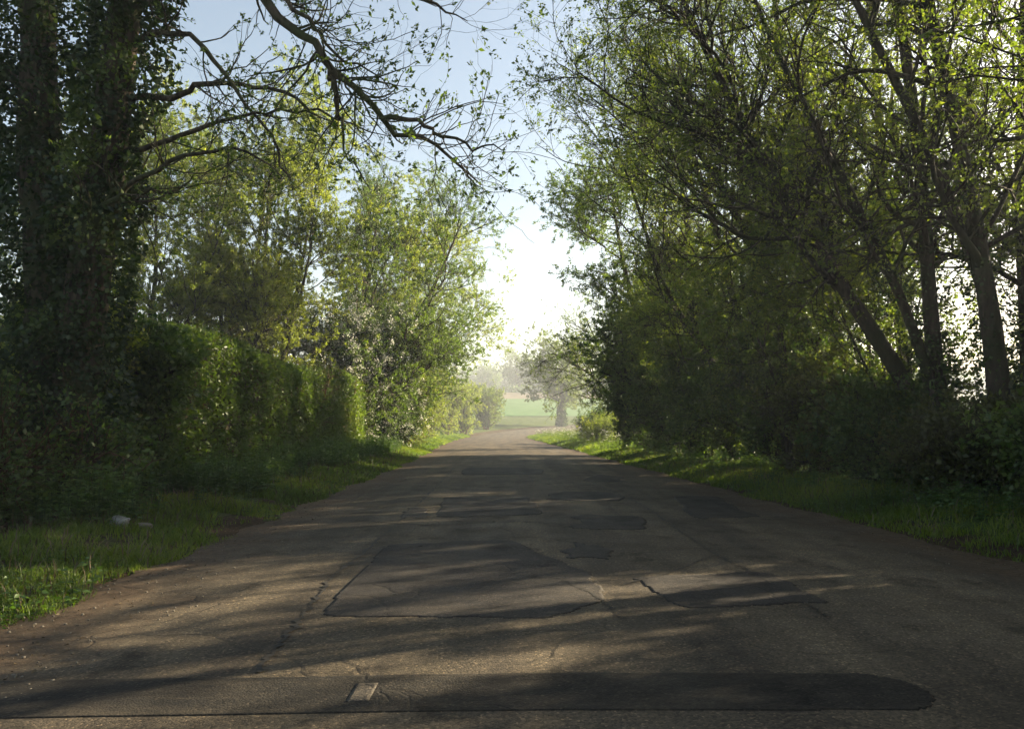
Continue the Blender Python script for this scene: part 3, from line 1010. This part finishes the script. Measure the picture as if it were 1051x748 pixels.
tree('field_tree', 'olive tree directly behind the huge ivy tree, half hidden by it', 'tree', base(-11.5, 17.5), [([(0, 0, 0), (.1, 0, 2), (.3, .2, 4.5), (.1, .1, 7.4)], .13, .03), ([(.2, .2, 0), (.7, .2, 2.2), (1.3, .3, 4), (2.0, .4, 6.2)], .09, .02)],
     (M_bark, M_olive), 34, 2.3, 0.10, 0.8, 260, 1.2, 2000, 0.6, 36, 0.06, group=LT, t0=0.2)
tree('field_tree', 'thin leaved tree between the tall tree and the leaning roadside tree', 'tree', base(-7.6, 36), [([(0, 0, 0), (.2, 0, 3), (.3, .2, 7), (.6, .1, 12.2)], .16, .03), ([(.2, .2, 0), (.9, .2, 3.2), (1.9, .3, 7), (2.8, .4, 10.6)], .12, .02)],
     (M_bark, M_spring), 48, 3.0, 0.14, 0.7, 380, 1.5, 2800, 0.65, 58, 0.072, group=LT, t0=0.28)
tree('roadside_tree', 'bushy green tree leaning out over the left side of the lane', 'tree', base(-6.4, 31.5), [([(0, 0, 0), (.6, 0, 2), (1.5, .2, 4.4), (3.0, .3, 7.0), (4.2, .2, 9.8)], .17, .03), ([(-.2, .2, 0), (-.2, .2, 3), (.1, .3, 7), (.7, .4, 11.4)], .14, .02), ([(.1, .5, 0), (.8, 1.2, 2), (2.4, 2.6, 3.6), (4.0, 3.6, 4.9)], .10, .02)],
     (M_bark, M_maple), 56, 2.7, 0.07, 0.9, 420, 1.4, 3200, 0.65, 36, 0.07, group=None, t0=0.2)
tree('field_tree', 'pale thin crowned tree farther along the left side of the lane', 'tree', base(-7.4, 47), [([(0, 0, 0), (.4, 0, 3), (1.6, .2, 7.5), (3.4, .1, 13.2)], .17, .03), ([(.2, .2, 0), (1.2, .2, 3), (3.4, .3, 6.2), (6.0, .4, 9.0)], .12, .02)],
     (M_bark, M_spring), 46, 2.9, 0.08, 0.85, 320, 1.5, 2200, 0.7, 24, 0.095, group=LT, t0=0.25)
bush('hawthorn', 'dark hawthorn with white blossom rising behind the far end of the hedge', 'hawthorn', base(-7.1, 30.0), (4.4, 3.6, 6.4), (M_barkd, M_deep), 12, 300, 3200, 15, 0.075, flowers=1400, seed=6)
bush('hawthorn', 'low blossoming hawthorn under the leaning roadside tree', 'hawthorn', base(-5.5, 32.5), (2.8, 2.6, 4.0), (M_barkd, M_deep), 10, 200, 2000, 15, 0.075, flowers=700, seed=7)
SH = 'sunlit shrubs along the left verge'
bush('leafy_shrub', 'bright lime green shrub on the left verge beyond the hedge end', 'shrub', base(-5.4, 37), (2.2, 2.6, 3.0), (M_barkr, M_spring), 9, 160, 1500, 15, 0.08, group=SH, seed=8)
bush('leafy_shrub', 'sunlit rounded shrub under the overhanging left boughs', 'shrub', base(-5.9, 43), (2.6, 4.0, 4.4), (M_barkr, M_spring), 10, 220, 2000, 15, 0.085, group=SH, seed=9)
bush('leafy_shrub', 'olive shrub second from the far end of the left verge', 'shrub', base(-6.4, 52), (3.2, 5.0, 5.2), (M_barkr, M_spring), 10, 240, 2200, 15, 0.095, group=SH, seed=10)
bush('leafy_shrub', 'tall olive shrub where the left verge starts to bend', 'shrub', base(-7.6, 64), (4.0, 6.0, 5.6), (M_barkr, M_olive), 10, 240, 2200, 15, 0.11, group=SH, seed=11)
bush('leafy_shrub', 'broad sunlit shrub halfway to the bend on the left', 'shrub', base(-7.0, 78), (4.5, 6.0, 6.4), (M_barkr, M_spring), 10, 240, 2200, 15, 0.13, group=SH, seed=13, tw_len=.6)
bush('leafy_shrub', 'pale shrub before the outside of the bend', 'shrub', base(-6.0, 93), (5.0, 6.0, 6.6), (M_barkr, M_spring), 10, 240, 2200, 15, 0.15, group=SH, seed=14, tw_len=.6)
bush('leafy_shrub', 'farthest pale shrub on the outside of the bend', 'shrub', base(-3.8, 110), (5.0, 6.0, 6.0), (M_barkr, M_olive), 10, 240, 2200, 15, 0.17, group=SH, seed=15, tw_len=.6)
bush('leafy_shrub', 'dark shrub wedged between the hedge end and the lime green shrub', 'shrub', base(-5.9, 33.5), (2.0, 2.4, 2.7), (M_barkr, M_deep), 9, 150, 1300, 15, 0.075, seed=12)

# ---- right side: the tall row that shades the lane
RT = 'tall trees along the right verge'
LEAN = (-0.28, -0.05, 0.05)
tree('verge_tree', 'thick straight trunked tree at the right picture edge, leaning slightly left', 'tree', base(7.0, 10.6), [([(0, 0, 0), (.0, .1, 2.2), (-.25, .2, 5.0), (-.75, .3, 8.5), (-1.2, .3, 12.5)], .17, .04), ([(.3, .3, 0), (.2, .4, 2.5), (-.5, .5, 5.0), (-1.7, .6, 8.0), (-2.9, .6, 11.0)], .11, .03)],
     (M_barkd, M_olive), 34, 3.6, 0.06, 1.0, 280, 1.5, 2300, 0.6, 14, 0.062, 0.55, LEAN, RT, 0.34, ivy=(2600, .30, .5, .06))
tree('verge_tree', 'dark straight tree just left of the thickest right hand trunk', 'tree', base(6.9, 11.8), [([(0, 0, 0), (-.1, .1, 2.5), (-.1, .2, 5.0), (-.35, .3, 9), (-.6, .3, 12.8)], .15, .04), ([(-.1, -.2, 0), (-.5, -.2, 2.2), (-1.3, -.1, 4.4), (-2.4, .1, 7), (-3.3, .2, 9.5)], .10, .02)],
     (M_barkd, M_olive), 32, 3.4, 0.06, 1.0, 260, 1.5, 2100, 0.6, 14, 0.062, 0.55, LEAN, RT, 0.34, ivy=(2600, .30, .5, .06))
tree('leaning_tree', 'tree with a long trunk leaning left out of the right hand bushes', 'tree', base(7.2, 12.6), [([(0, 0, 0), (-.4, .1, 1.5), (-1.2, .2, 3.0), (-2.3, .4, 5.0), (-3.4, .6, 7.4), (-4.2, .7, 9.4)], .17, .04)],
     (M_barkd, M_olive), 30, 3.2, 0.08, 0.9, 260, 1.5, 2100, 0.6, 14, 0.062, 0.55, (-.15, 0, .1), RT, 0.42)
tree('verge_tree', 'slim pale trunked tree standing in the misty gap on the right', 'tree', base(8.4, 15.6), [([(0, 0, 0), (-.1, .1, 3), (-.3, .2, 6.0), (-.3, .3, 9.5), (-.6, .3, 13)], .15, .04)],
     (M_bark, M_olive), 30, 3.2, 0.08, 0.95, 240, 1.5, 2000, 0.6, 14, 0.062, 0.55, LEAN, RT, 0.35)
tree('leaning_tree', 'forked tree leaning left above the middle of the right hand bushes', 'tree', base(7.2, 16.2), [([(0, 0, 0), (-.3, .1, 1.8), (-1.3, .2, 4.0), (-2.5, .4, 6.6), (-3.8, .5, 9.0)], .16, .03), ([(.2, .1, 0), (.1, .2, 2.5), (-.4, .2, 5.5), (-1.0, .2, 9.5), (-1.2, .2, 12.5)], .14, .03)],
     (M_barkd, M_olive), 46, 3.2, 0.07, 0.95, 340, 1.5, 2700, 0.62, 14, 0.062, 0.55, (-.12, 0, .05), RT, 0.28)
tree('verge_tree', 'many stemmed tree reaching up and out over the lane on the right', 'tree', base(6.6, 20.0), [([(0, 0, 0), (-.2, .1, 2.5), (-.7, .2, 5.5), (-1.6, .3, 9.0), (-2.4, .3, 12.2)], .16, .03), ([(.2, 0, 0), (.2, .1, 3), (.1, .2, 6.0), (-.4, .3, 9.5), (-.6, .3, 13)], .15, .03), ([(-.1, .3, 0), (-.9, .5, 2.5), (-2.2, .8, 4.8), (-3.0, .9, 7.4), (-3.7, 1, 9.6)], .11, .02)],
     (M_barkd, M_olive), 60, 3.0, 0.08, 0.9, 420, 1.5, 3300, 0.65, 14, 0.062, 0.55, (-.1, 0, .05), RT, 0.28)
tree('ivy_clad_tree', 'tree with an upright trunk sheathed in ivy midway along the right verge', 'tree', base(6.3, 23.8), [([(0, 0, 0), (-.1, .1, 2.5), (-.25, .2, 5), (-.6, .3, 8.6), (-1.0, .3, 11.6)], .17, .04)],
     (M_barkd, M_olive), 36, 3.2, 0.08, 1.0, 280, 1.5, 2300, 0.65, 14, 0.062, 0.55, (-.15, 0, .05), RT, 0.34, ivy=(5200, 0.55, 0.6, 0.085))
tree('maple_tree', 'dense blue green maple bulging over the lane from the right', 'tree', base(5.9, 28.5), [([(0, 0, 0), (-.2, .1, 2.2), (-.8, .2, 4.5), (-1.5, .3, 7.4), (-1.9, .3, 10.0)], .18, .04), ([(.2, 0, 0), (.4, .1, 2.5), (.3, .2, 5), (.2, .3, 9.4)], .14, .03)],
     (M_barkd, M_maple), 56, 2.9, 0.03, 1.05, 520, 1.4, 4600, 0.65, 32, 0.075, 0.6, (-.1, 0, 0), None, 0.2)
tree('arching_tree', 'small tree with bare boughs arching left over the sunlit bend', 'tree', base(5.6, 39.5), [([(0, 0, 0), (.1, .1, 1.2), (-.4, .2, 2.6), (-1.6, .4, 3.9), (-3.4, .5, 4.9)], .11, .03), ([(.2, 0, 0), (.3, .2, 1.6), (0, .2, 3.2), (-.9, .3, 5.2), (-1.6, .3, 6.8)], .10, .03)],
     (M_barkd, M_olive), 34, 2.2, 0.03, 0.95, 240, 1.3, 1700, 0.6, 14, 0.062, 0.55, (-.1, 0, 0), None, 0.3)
RB = 'undergrowth bushes below the right hand trees'
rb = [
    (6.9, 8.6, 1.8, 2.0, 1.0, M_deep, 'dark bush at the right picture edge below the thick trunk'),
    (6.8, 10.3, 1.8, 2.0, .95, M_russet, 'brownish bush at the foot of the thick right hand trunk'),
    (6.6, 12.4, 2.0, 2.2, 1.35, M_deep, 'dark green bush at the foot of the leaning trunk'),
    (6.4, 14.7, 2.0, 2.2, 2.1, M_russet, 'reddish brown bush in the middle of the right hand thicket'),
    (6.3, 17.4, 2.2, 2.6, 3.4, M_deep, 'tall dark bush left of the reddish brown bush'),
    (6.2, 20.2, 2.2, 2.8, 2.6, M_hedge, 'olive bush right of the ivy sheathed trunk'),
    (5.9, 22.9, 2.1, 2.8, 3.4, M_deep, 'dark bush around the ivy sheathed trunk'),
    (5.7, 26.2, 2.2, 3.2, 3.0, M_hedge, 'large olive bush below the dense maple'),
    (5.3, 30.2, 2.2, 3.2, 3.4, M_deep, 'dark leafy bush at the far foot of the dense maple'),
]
SP = 'thin saplings among the right hand bushes'
for (x, y, h, m, lab) in ((6.9, 13.6, 4.6, M_olive, 'olive sapling behind the foot of the leaning trunk'), (6.0, 16.0, 5.2, M_hedge, 'tall loose sapling in the middle of the right hand thicket'),
                          (6.6, 18.8, 5.6, M_olive, 'yellow olive sapling rising behind the tall dark bush'), (5.7, 21.6, 5.4, M_hedge, 'sapling just right of the ivy sheathed trunk'),
                          (5.9, 25.2, 5.8, M_olive, 'sapling just left of the ivy sheathed trunk'),                           (7.4, 15.2, 6.0, M_deep, 'dense dark sapling behind the reddish brown bush'), (7.6, 17.6, 6.4, M_hedge, 'tall olive sapling behind the forked leaning tree'),
                          (7.4, 20.4, 6.6, M_deep, 'tall dark sapling right of the ivy sheathed trunk'), (7.2, 23.4, 6.6, M_hedge, 'tall olive sapling behind the ivy sheathed trunk'), (6.8, 27.0, 6.2, M_deep, 'dark sapling in front of the dense maple'),
                          (9.6, 12.6, 5.2, M_olive, 'sapling behind the trunks close to the right picture edge')):
    tree('sapling', lab, 'sapling', base(x, y), [([(0, 0, 0), (.05, .1, h * .3), (-.1, .1, h * .65), (-.2, .1, h)], .05, .012), ([(.1, .1, 0), (.4, .2, h * .3), (.6, .1, h * .6), (.9, .1, h * .85)], .04, .01), ([(-.1, -.1, 0), (-.3, -.3, h * .3), (-.8, -.2, h * .6), (-1.1, -.3, h * .8)], .04, .01)],
         (M_barkd, m), 38, 1.35, 0.05, 0.95, 220, 0.85, 1300, 0.5, 16, 0.068, 0.58, (-.1, 0, 0), SP, 0.12)
for k, (x, y, a, b, h, m, lab) in enumerate(rb):
    bush('verge_bush', lab, 'bush', base(x, y), (a, b, h), (M_barkd, m), 10, 210, 2000, 15, 0.07 + 0.0008 * y, group=RB, seed=20 + k)
bush('verge_bush', 'rounded dark green bush alone at the sunlit bend', 'bush', base(5.6, 49), (2.6, 2.6, 1.5), (M_barkd, M_deep), 9, 170, 1700, 15, 0.08, seed=40)
bush('verge_bush', 'sunlit yellow green bush right of the lone rounded bush', 'bush', base(6.6, 44), (2.2, 3.0, 1.4), (M_barkd, M_spring), 9, 170, 1500, 13, 0.08, seed=41)
bush('verge_bush', 'low pale bush spreading beneath the arching tree', 'bush', base(5.2, 41), (2.0, 3.0, .9), (M_barkd, M_spring), 9, 150, 1300, 13, 0.075, seed=42)

# ---- near the camera, beyond the right and left of the picture: copies of the row added to shade the lane
src_tree = [o for o in COL.objects if o.get('label') == 'dark straight tree just left of the thickest right hand trunk'][0]
src_lean = [o for o in COL.objects if o.get('label') == 'tree with a long trunk leaning left out of the right hand bushes'][0]
src_bush = [o for o in COL.objects if o.get('label') == 'tall dark bush left of the reddish brown bush'][0]
offs = 'second row bush added past the picture edge to shade the lane'
for (x, y, rz_, sc) in ((11.4, 12.6, .5, 1.35), (10.6, 9.6, 2.6, .95), (11.0, 11.6, 2.6, 1.3), (10.4, 7.6, 4.6, 1.1), (10.6, 5.6, 1.1, 1.4), (10.0, 3.2, 3.9, 1.3), (9.6, -1.2, 5.1, 1.4), (13.0, 13.8, 0.2, 1.4)):  # extra row, placed and scaled to block sun from the near lane
    copy_thing(src_bush, base(x, y), rz_, sc, offs, RB)
copy_thing(src_tree, base(8.9, 12.9), 2.7, .95, 'dark slim tree behind the thick trunk at the very edge of the right hand row', RT)
off = 'tree added past the right picture edge to shade the lane'
for (x, y, rz_) in ((7.4, 7.6, .5), (7.2, 3.6, 2.2), (7.5, -1.0, 4.0), (7.4, -6.0, 1.0)):
    copy_thing(src_tree, base(x, y), rz_, 1.0, off, RT)
offb = 'bush added past the right picture edge to shade the lane'
for (x, y, rz_) in ((7.6, 5.3, .5), (7.0, 3.4, 2.2), (7.0, .8, 4.0), (7.1, -2.0, 1.0), (7.2, -5.2, 3.0)):
    copy_thing(src_bush, base(x, y), rz_, 0.85, offb, RB)

tree('field_tree', 'rounded yellow green tree close behind the middle of the hedge', 'tree', base(-9.4, 26.5), [([(0, 0, 0), (.1, 0, 2.5), (.3, .2, 6), (.5, .1, 10.6)], .14, .03), ([(.2, .2, 0), (.9, .2, 2.6), (1.7, .3, 5.8), (2.3, .4, 9.6)], .10, .02), ([(-.2, .1, 0), (-.7, .2, 2.6), (-1.4, .3, 5.6), (-2.0, .4, 9.4)], .10, .02)],
     (M_bark, M_spring), 50, 2.5, 0.14, 0.7, 380, 1.3, 2800, 0.6, 52, 0.066, group=LT, t0=0.22)
# ---- far trees beyond the bend
FT = 'hazy trees beyond the field'
far = tree('ivy_clad_tree', 'round hazy tree with a thick ivy covered trunk on the far side of the bend', 'tree', base(8.2, 124), [([(0, 0, 0), (.1, .1, 3), (.2, .2, 7), (.2, .3, 12)], .42, .06)],
           (M_bark, M_olive), 46, 5.4, 0.02, 1.05, 300, 2.4, 1800, 1.3, 36, 0.24, 0.55, None, None, 0.33, ivy=(2200, 0.75, 0.5, 0.24))
fsrc = tree('far_tree', 'hazy round topped tree beyond the field, nearest the left verge shrubs', 'tree', base(1.5, 236), [([(0, 0, 0), (.1, .1, 4), (.2, .2, 7), (.2, .3, 11)], .45, .08)],
            (M_bark, M_maple), 36, 6.0, 0.05, 1.0, 240, 2.8, 1300, 1.6, 12, 0.42, 0.55, None, FT, 0.06)
for (x, y, rz_, sc, lab) in ((9, 250, 1.0, 0.68, 'hazy tree beyond the field, just left of the ivy trunk at the bend'), (20, 243, 2.0, 0.90, 'tall hazy tree behind the ivy trunk at the bend'),
                             (33, 238, 3.1, 0.86, 'hazy tree beyond the field, just right of the ivy trunk at the bend'), (46, 232, 4.0, 0.83, 'hazy tree beyond the field above the lone rounded bush'),
                             (-9, 262, 5.0, 0.79, 'hazy tree beyond the field, mostly behind the left verge shrubs'), (58, 240, .3, 0.86, 'hazy tree beyond the field, seen through the arching tree')):
    copy_thing(fsrc, base(x, y), rz_, sc, lab, FT)
# far wood: one mass
n = 46000
wx = -160 + 420 * RNG.random(n); wy = 300 + 40 * RNG.random(n)
top = 5 + 4 * vnoise(np.stack([wx, wy, 0 * wx], 1), 0.09, 50) + 3 * vnoise(np.stack([wx, wy, 0 * wx], 1), 0.3, 51)
wz = ground_z(wx, wy) + top * RNG.random(n)
g = Geo(); p = np.stack([wx, wy, wz], 1)
g.leaves(p, RNG.normal(size=p.shape), 2.0 * (0.5 + RNG.random(n)), 0.8, np.clip(vnoise(p, 0.12, 52) + .2 * RNG.normal(size=n), 0, 1))
tag(g.build('far_woods', M_deep), 'pale hazy wood along the far edge of the fields', 'wood', kind='stuff')
# low field-edge hedge below the far trees
n = 9000
wx = -70 + 200 * RNG.random(n); wy = 226 + 2.2 * RNG.random(n)
wz = ground_z(wx, wy) + 2.2 * RNG.random(n) * (0.7 + 0.5 * vnoise(np.stack([wx, wy, 0 * wx], 1), .2, 53))
g = Geo(); p = np.stack([wx, wy, wz], 1)
fo = base(20, 227)
fh = empty('field_hedge', fo, 'low hazy hedge across the far end of the green field', 'hedge')
g.leaves(p - fo, RNG.normal(size=p.shape), 0.5 * (0.5 + RNG.random(n)), 0.8)
g.build('foliage', M_maple, fh)


# ------------------------------------------------------------------ grass, nettles, litter
def side_pts(n, side, d0, d1, y0, y1, power=1.6):
    """points in the strip d0..d1 metres outside the tarmac; denser near the camera"""
    y = y0 + (y1 - y0) * RNG.random(n) ** power
    k = np.clip(np.searchsorted(EC[:, 1], y), 0, NS - 1)
    e = EL[k, 0] if side < 0 else ER[k, 0]
    d = d0 + (d1 - d0) * RNG.random(n)
    return e + side * d, y, d


def grass(n, side, d0, d1, y0, y1, h, label, hv=0.6, power=1.6, mat=None, name='grass'):
    x, y, d = side_pts(n, side, d0, d1, y0, y1, power)
    p2 = np.stack([x, y, 0 * x], 1)
    den = vnoise(p2, 1.6, 60) + 0.5 * vnoise(p2, 5, 61)
    thin = smoothstep(d0, d0 + 0.35, d + 0.35 * (vnoise(p2, 3.1, 66) - 0.5))
    keep = RNG.random(n) < thin * smoothstep(0.3, 0.75, den)
    x, y, d, den = x[keep], y[keep], d[keep], den[keep]
    z = ground_z(x, y) - 0.01
    m = len(x)
    hh = h * (0.45 + hv * RNG.random(m) + 0.6 * (den - 0.6)) * (0.5 + 0.5 * smoothstep(d0, d0 + 0.7, d))
    w = 0.005 + 0.0007 * y
    tint = np.clip(0.45 * RNG.random(m) + 0.8 * vnoise(np.stack([x, y, z], 1), 0.6, 62) - 0.1, 0, 1)
    g = Geo()
    g.blades(np.stack([x, y, z], 1), np.maximum(hh, .03), w, 0.25 + 0.7 * RNG.random(m), tint)
    return tag(g.build(name, mat or M_grass), label, name.replace('_', ' '), kind='stuff')


grass(100000, -1, -0.12, 1.6, 4.2, 34, 0.14, 'rough green grass on the near left verge')
grass(70000, 1, -0.12, 2.3, 5.5, 34, 0.15, 'shaded short grass on the right verge')
grass(42000, -1, 0.0, 2.6, 34, 86, 0.24, 'sunlit grass on the far left verge', power=1.1)
grass(42000, 1, 0.0, 5.0, 34, 84, 0.26, 'sunlit grass on the far right verge', power=1.1)


def herbs(n, side, d0, d1, y0, y1, h0, h1, lsz, pairs, mat, label, name='nettles', power=1.5, flowers=0.0):
    x, y, d = side_pts(n, side, d0, d1, y0, y1, power)
    p2 = np.stack([x, y, 0 * x], 1)
    keep = RNG.random(n) < smoothstep(0.25, 0.6, vnoise(p2, 0.9, 70))
    x, y = x[keep], y[keep]
    z = ground_z(x, y)
    m = len(x)
    h = h0 + (h1 - h0) * RNG.random(m) * (0.5 + vnoise(np.stack([x, y, z], 1), 0.7, 71))
    tip = np.stack([x + RNG.normal(size=m) * .12 * h, y + RNG.normal(size=m) * .12 * h, z + h], 1)
    b = np.stack([x, y, z - 0.02], 1)
    t = np.linspace(0, 1, 4)[None, :, None]
    P = b[:, None] * (1 - t) + tip[:, None] * t
    R = np.full((m, 4), 0.004) * np.linspace(1, .4, 4)
    g = Geo()
    g.tubes(P, R, 3)
    for k in range(pairs):
        f = 0.18 + 0.82 * (k + RNG.random(m)) / pairs
        pos = b * (1 - f[:, None]) + tip * f[:, None]
        a = RNG.random(m) * 6.28
        for s in (0, math.pi):
            dr = np.stack([np.cos(a + s), np.sin(a + s), -0.15 + 0.5 * RNG.random(m)], 1)
            tint = np.clip(0.5 * RNG.random(m) + 0.6 * f * 0.6 + .5 * vnoise(pos, .8, 72) - .15, 0, 1)
            g.leaves(pos, dr, lsz * (0.6 + 0.6 * RNG.random(m)) * (1.15 - 0.5 * f), 0.55, tint, flat=1.0)
    o = tag(g.build(name, mat), label, name.replace('_', ' '), kind='stuff')
    if flowers:
        kk = RNG.random(m) < flowers
        fp = np.repeat(tip[kk], 16, 0) + RNG.normal(size=(kk.sum() * 16, 3)) * [0.05, 0.05, 0.012]
        g = Geo()
        g.leaves(fp, RNG.normal(size=fp.shape) + [0, 0, .3], 0.022 * (0.6 + RNG.random(len(fp))), 0.9, flat=1.0)
        tag(g.build('white_flowers', M_white), 'small white umbel flowers among the weeds of the far right verge', 'wild flowers', kind='stuff')
    return o


herbs(4200, -1, 0.95, 2.4, 6.2, 31, 0.30, 0.75, 0.085, 8, M_nettle, 'dark green nettles along the foot of the hedge')
herbs(1500, 1, 0.9, 2.8, 7.0, 32, 0.15, 0.5, 0.075, 6, M_nettle, 'low shaded weeds under the right hand bushes', 'weeds')
herbs(1900, 1, 0.8, 4.5, 32, 80, 0.35, 0.8, 0.10, 6, M_grass, 'sunlit weeds with white flowers on the far right verge', 'weeds', 1.1, 0.35)
herbs(900, -1, 1.4, 3.0, 31, 70, 0.35, 0.8, 0.10, 6, M_nettle, 'sunlit weeds below the shrubs of the far left verge', 'weeds', 1.1)
grass(4500, -1, -0.1, 1.9, 4.2, 30, 0.20, 'dry pale stalks mixed through the near left verge', 0.9, 1.6, M_dry, 'dry_grass')
grass(2500, 1, -0.1, 2.2, 5.5, 30, 0.18, 'dry pale stalks mixed through the right verge', 0.9, 1.6, M_dry, 'dry_grass')
herbs(1500, -1, -0.05, 1.5, 4.3, 28, 0.04, 0.16, 0.06, 3, M_nettle, 'low broad leaved weeds in the near left verge', 'weeds')
herbs(1500, 1, 0.0, 2.0, 5.6, 28, 0.05, 0.22, 0.06, 4, M_nettle, 'broad leaved weeds in the shaded right verge', 'weeds')
herbs(360, -1, 1.0, 2.3, 4.6, 8.5, 0.15, 0.5, 0.075, 6, M_nettle, 'sparse weeds on the bare soil near the left picture edge', 'weeds', 1.0)

# dry leaves, twigs and gravel along the edges
n = 5200
s_ = np.where(RNG.random(n) < 0.65, -1, 1)
xl, yl, _ = side_pts(n, -1, -0.7, 1.9, 3.2, 22, 1.7)
xr, yr, _ = side_pts(n, 1, -0.5, 0.7, 5.0, 26, 1.5)
x, y = np.where(s_ < 0, xl, xr), np.where(s_ < 0, yl, yr)
d = road_dist(x, y)
z = np.where(d < 0, np.array([road_z(a, b) for a, b in zip(x, y)]), ground_z(x, y)) + 0.006
g = Geo()
dr = RNG.normal(size=(n, 3)); dr[:, 2] *= .15
g.leaves(np.stack([x, y, z], 1), dr, 0.024 * (0.3 + RNG.random(n)), 0.5, flat=1.2)
tag(g.build('dead_leaves', M_dry), 'dry leaf scraps scattered along both ragged road edges', 'dead leaves', kind='stuff')


def pebble_mesh(geo, c, s, seed):
    r = np.random.default_rng(seed)
    ph = np.linspace(0, math.pi, 5)[1:-1]
    th = np.linspace(0, 2 * math.pi, 7)[:-1]
    v = [(0, 0, 1)] + [(math.sin(p) * math.cos(t), math.sin(p) * math.sin(t), math.cos(p)) for p in ph for t in th] + [(0, 0, -1)]
    v = np.array(v) * (0.8 + 0.4 * r.random((20, 1))) * s * np.array([1, 0.6 + .4 * r.random(), 0.5 + .2 * r.random()])
    a = r.random() * 6.28
    v = v @ np.array([[math.cos(a), math.sin(a), 0], [-math.sin(a), math.cos(a), 0], [0, 0, 1]]) + c
    tri, quad = [], []
    for k in range(6):
        tri.append((0, 1 + k, 1 + (k + 1) % 6)); tri.append((19, 13 + (k + 1) % 6, 13 + k))
        for j in (0, 1):
            quad.append((1 + j * 6 + k, 1 + j * 6 + 6 + k, 1 + j * 6 + 6 + (k + 1) % 6, 1 + j * 6 + (k + 1) % 6))
    geo.add(v, [np.array(tri), np.array(quad)])


g = Geo()
n = 1100
x, y, d = side_pts(n, -1, -0.9, 0.5, 3.1, 18, 1.6)
for k in range(n):
    zz = road_z(x[k], y[k]) if d[k] < 0 else gz(x[k], y[k])
    pebble_mesh(g, np.array([x[k], y[k], zz + .003]), 0.003 + 0.008 * RNG.random() ** 2, k)
x, y, d = side_pts(500, 1, -0.8, 0.4, 4.5, 18, 1.6)
for k in range(500):
    zz = road_z(x[k], y[k]) if d[k] < 0 else gz(x[k], y[k])
    pebble_mesh(g, np.array([x[k], y[k], zz + .003]), 0.003 + 0.008 * RNG.random() ** 2, 5000 + k)
tag(g.build('gravel', M_stone, smooth=False), 'loose gravel crumbs along the worn road edges', 'gravel', kind='stuff')


def lump(name, label, cat_, c, dims, mat, seed, rough=0.25, rot=0.0):
    """irregular rounded lump of its own shape"""
    r = np.random.default_rng(seed)
    nu, nv = 26, 16
    th, ph = np.meshgrid(np.linspace(0, 2 * math.pi, nu, endpoint=False), np.linspace(0.02, math.pi - 0.02, nv))
    p = np.stack([np.sin(ph) * np.cos(th), np.sin(ph) * np.sin(th), np.cos(ph)], -1).reshape(-1, 3)
    k = 1 + rough * (vnoise(p + seed, 1.8, seed) - .5) * 2 + rough * .6 * (vnoise(p + seed, 4.5, seed + 1) - .5) * 2
    p = np.sign(p) * np.abs(p) ** 0.8 * k[:, None] * np.array(dims) / 2
    i = np.arange(nu * nv).reshape(nv, nu)
    q = np.stack([i[:-1], i[1:], np.roll(i, -1, 1)[1:], np.roll(i, -1, 1)[:-1]], -1).reshape(-1, 4)
    o = mesh_np(name, p, [q, ], mat, smooth=True)
    o.location = tuple(c); o.rotation_euler = (0, 0, rot)
    return tag(o, label, cat_)


def on_ground(u, v):
    X, Y = gp(u, v)
    return X, Y


bx, by = -3.95, 7.55
lump('plastic_bag', 'crumpled whitish plastic bag lying in the left verge grass', 'bag', (bx, by, gz(bx, by) + .07), (.17, .13, .13), M_bag, 3, 0.28, 0.3)
lump('stone', 'flat grey stone beside the crumpled bag on the left verge', 'stone', (bx + .19, by + .12, gz(bx + .19, by + .12) + .07), (.19, .13, .06), M_stone, 5, 0.15, -0.2)
lump('stone', 'small pale stone left of the crumpled bag on the left verge', 'stone', (bx - .2, by + .06, gz(bx - .2, by + .06) + .06), (.09, .08, .07), M_stone, 8, 0.2, 0.7)
g = Geo()
sx_, sy_ = -3.22, 5.75
pk = poly([(0, 0, -.04), (.006, 0, .06), (-.002, .004, .12), (.004, 0, .17)], 8, .008, .004)
g.tubes(pk[0], pk[1], 6, .2)
o = g.build('broken_stalk', M_wood, smooth=True); o.location = (sx_, sy_, gz(sx_, sy_))
tag(o, 'short pale broken stalk standing at the near left road edge', 'stalk')

# ------------------------------------------------------------------ haze
HZ = 0.0014
hm, hn, hl = newmat('morning_haze')
pv = hn.new('ShaderNodeVolumePrincipled')
pv.inputs['Color'].default_value = (.84, .91, 1.0, 1)
pv.inputs['Density'].default_value = HZ
pv.inputs['Anisotropy'].default_value = 0.2
ho = hn.new('ShaderNodeOutputMaterial'); hl.new(pv.outputs[0], ho.inputs['Volume'])
ext_x0, ext_x1, ext_y0, ext_y1 = gx.min() - 5, gx.max() + 5, gy.min() - 5, gy.max() + 5
z0, z1 = gzv.min() - 1.0, 36.0
hv = np.array([(x, y, z) for z in (z0, z1) for y in (ext_y0, ext_y1) for x in (ext_x0, ext_x1)])
hf = np.array([[0, 2, 3, 1], [4, 5, 7, 6], [0, 1, 5, 4], [2, 6, 7, 3], [0, 4, 6, 2], [1, 3, 7, 5]])
tag(mesh_np('haze', hv, [hf], hm), 'thin pale morning haze filling the valley air', 'haze', kind='stuff')
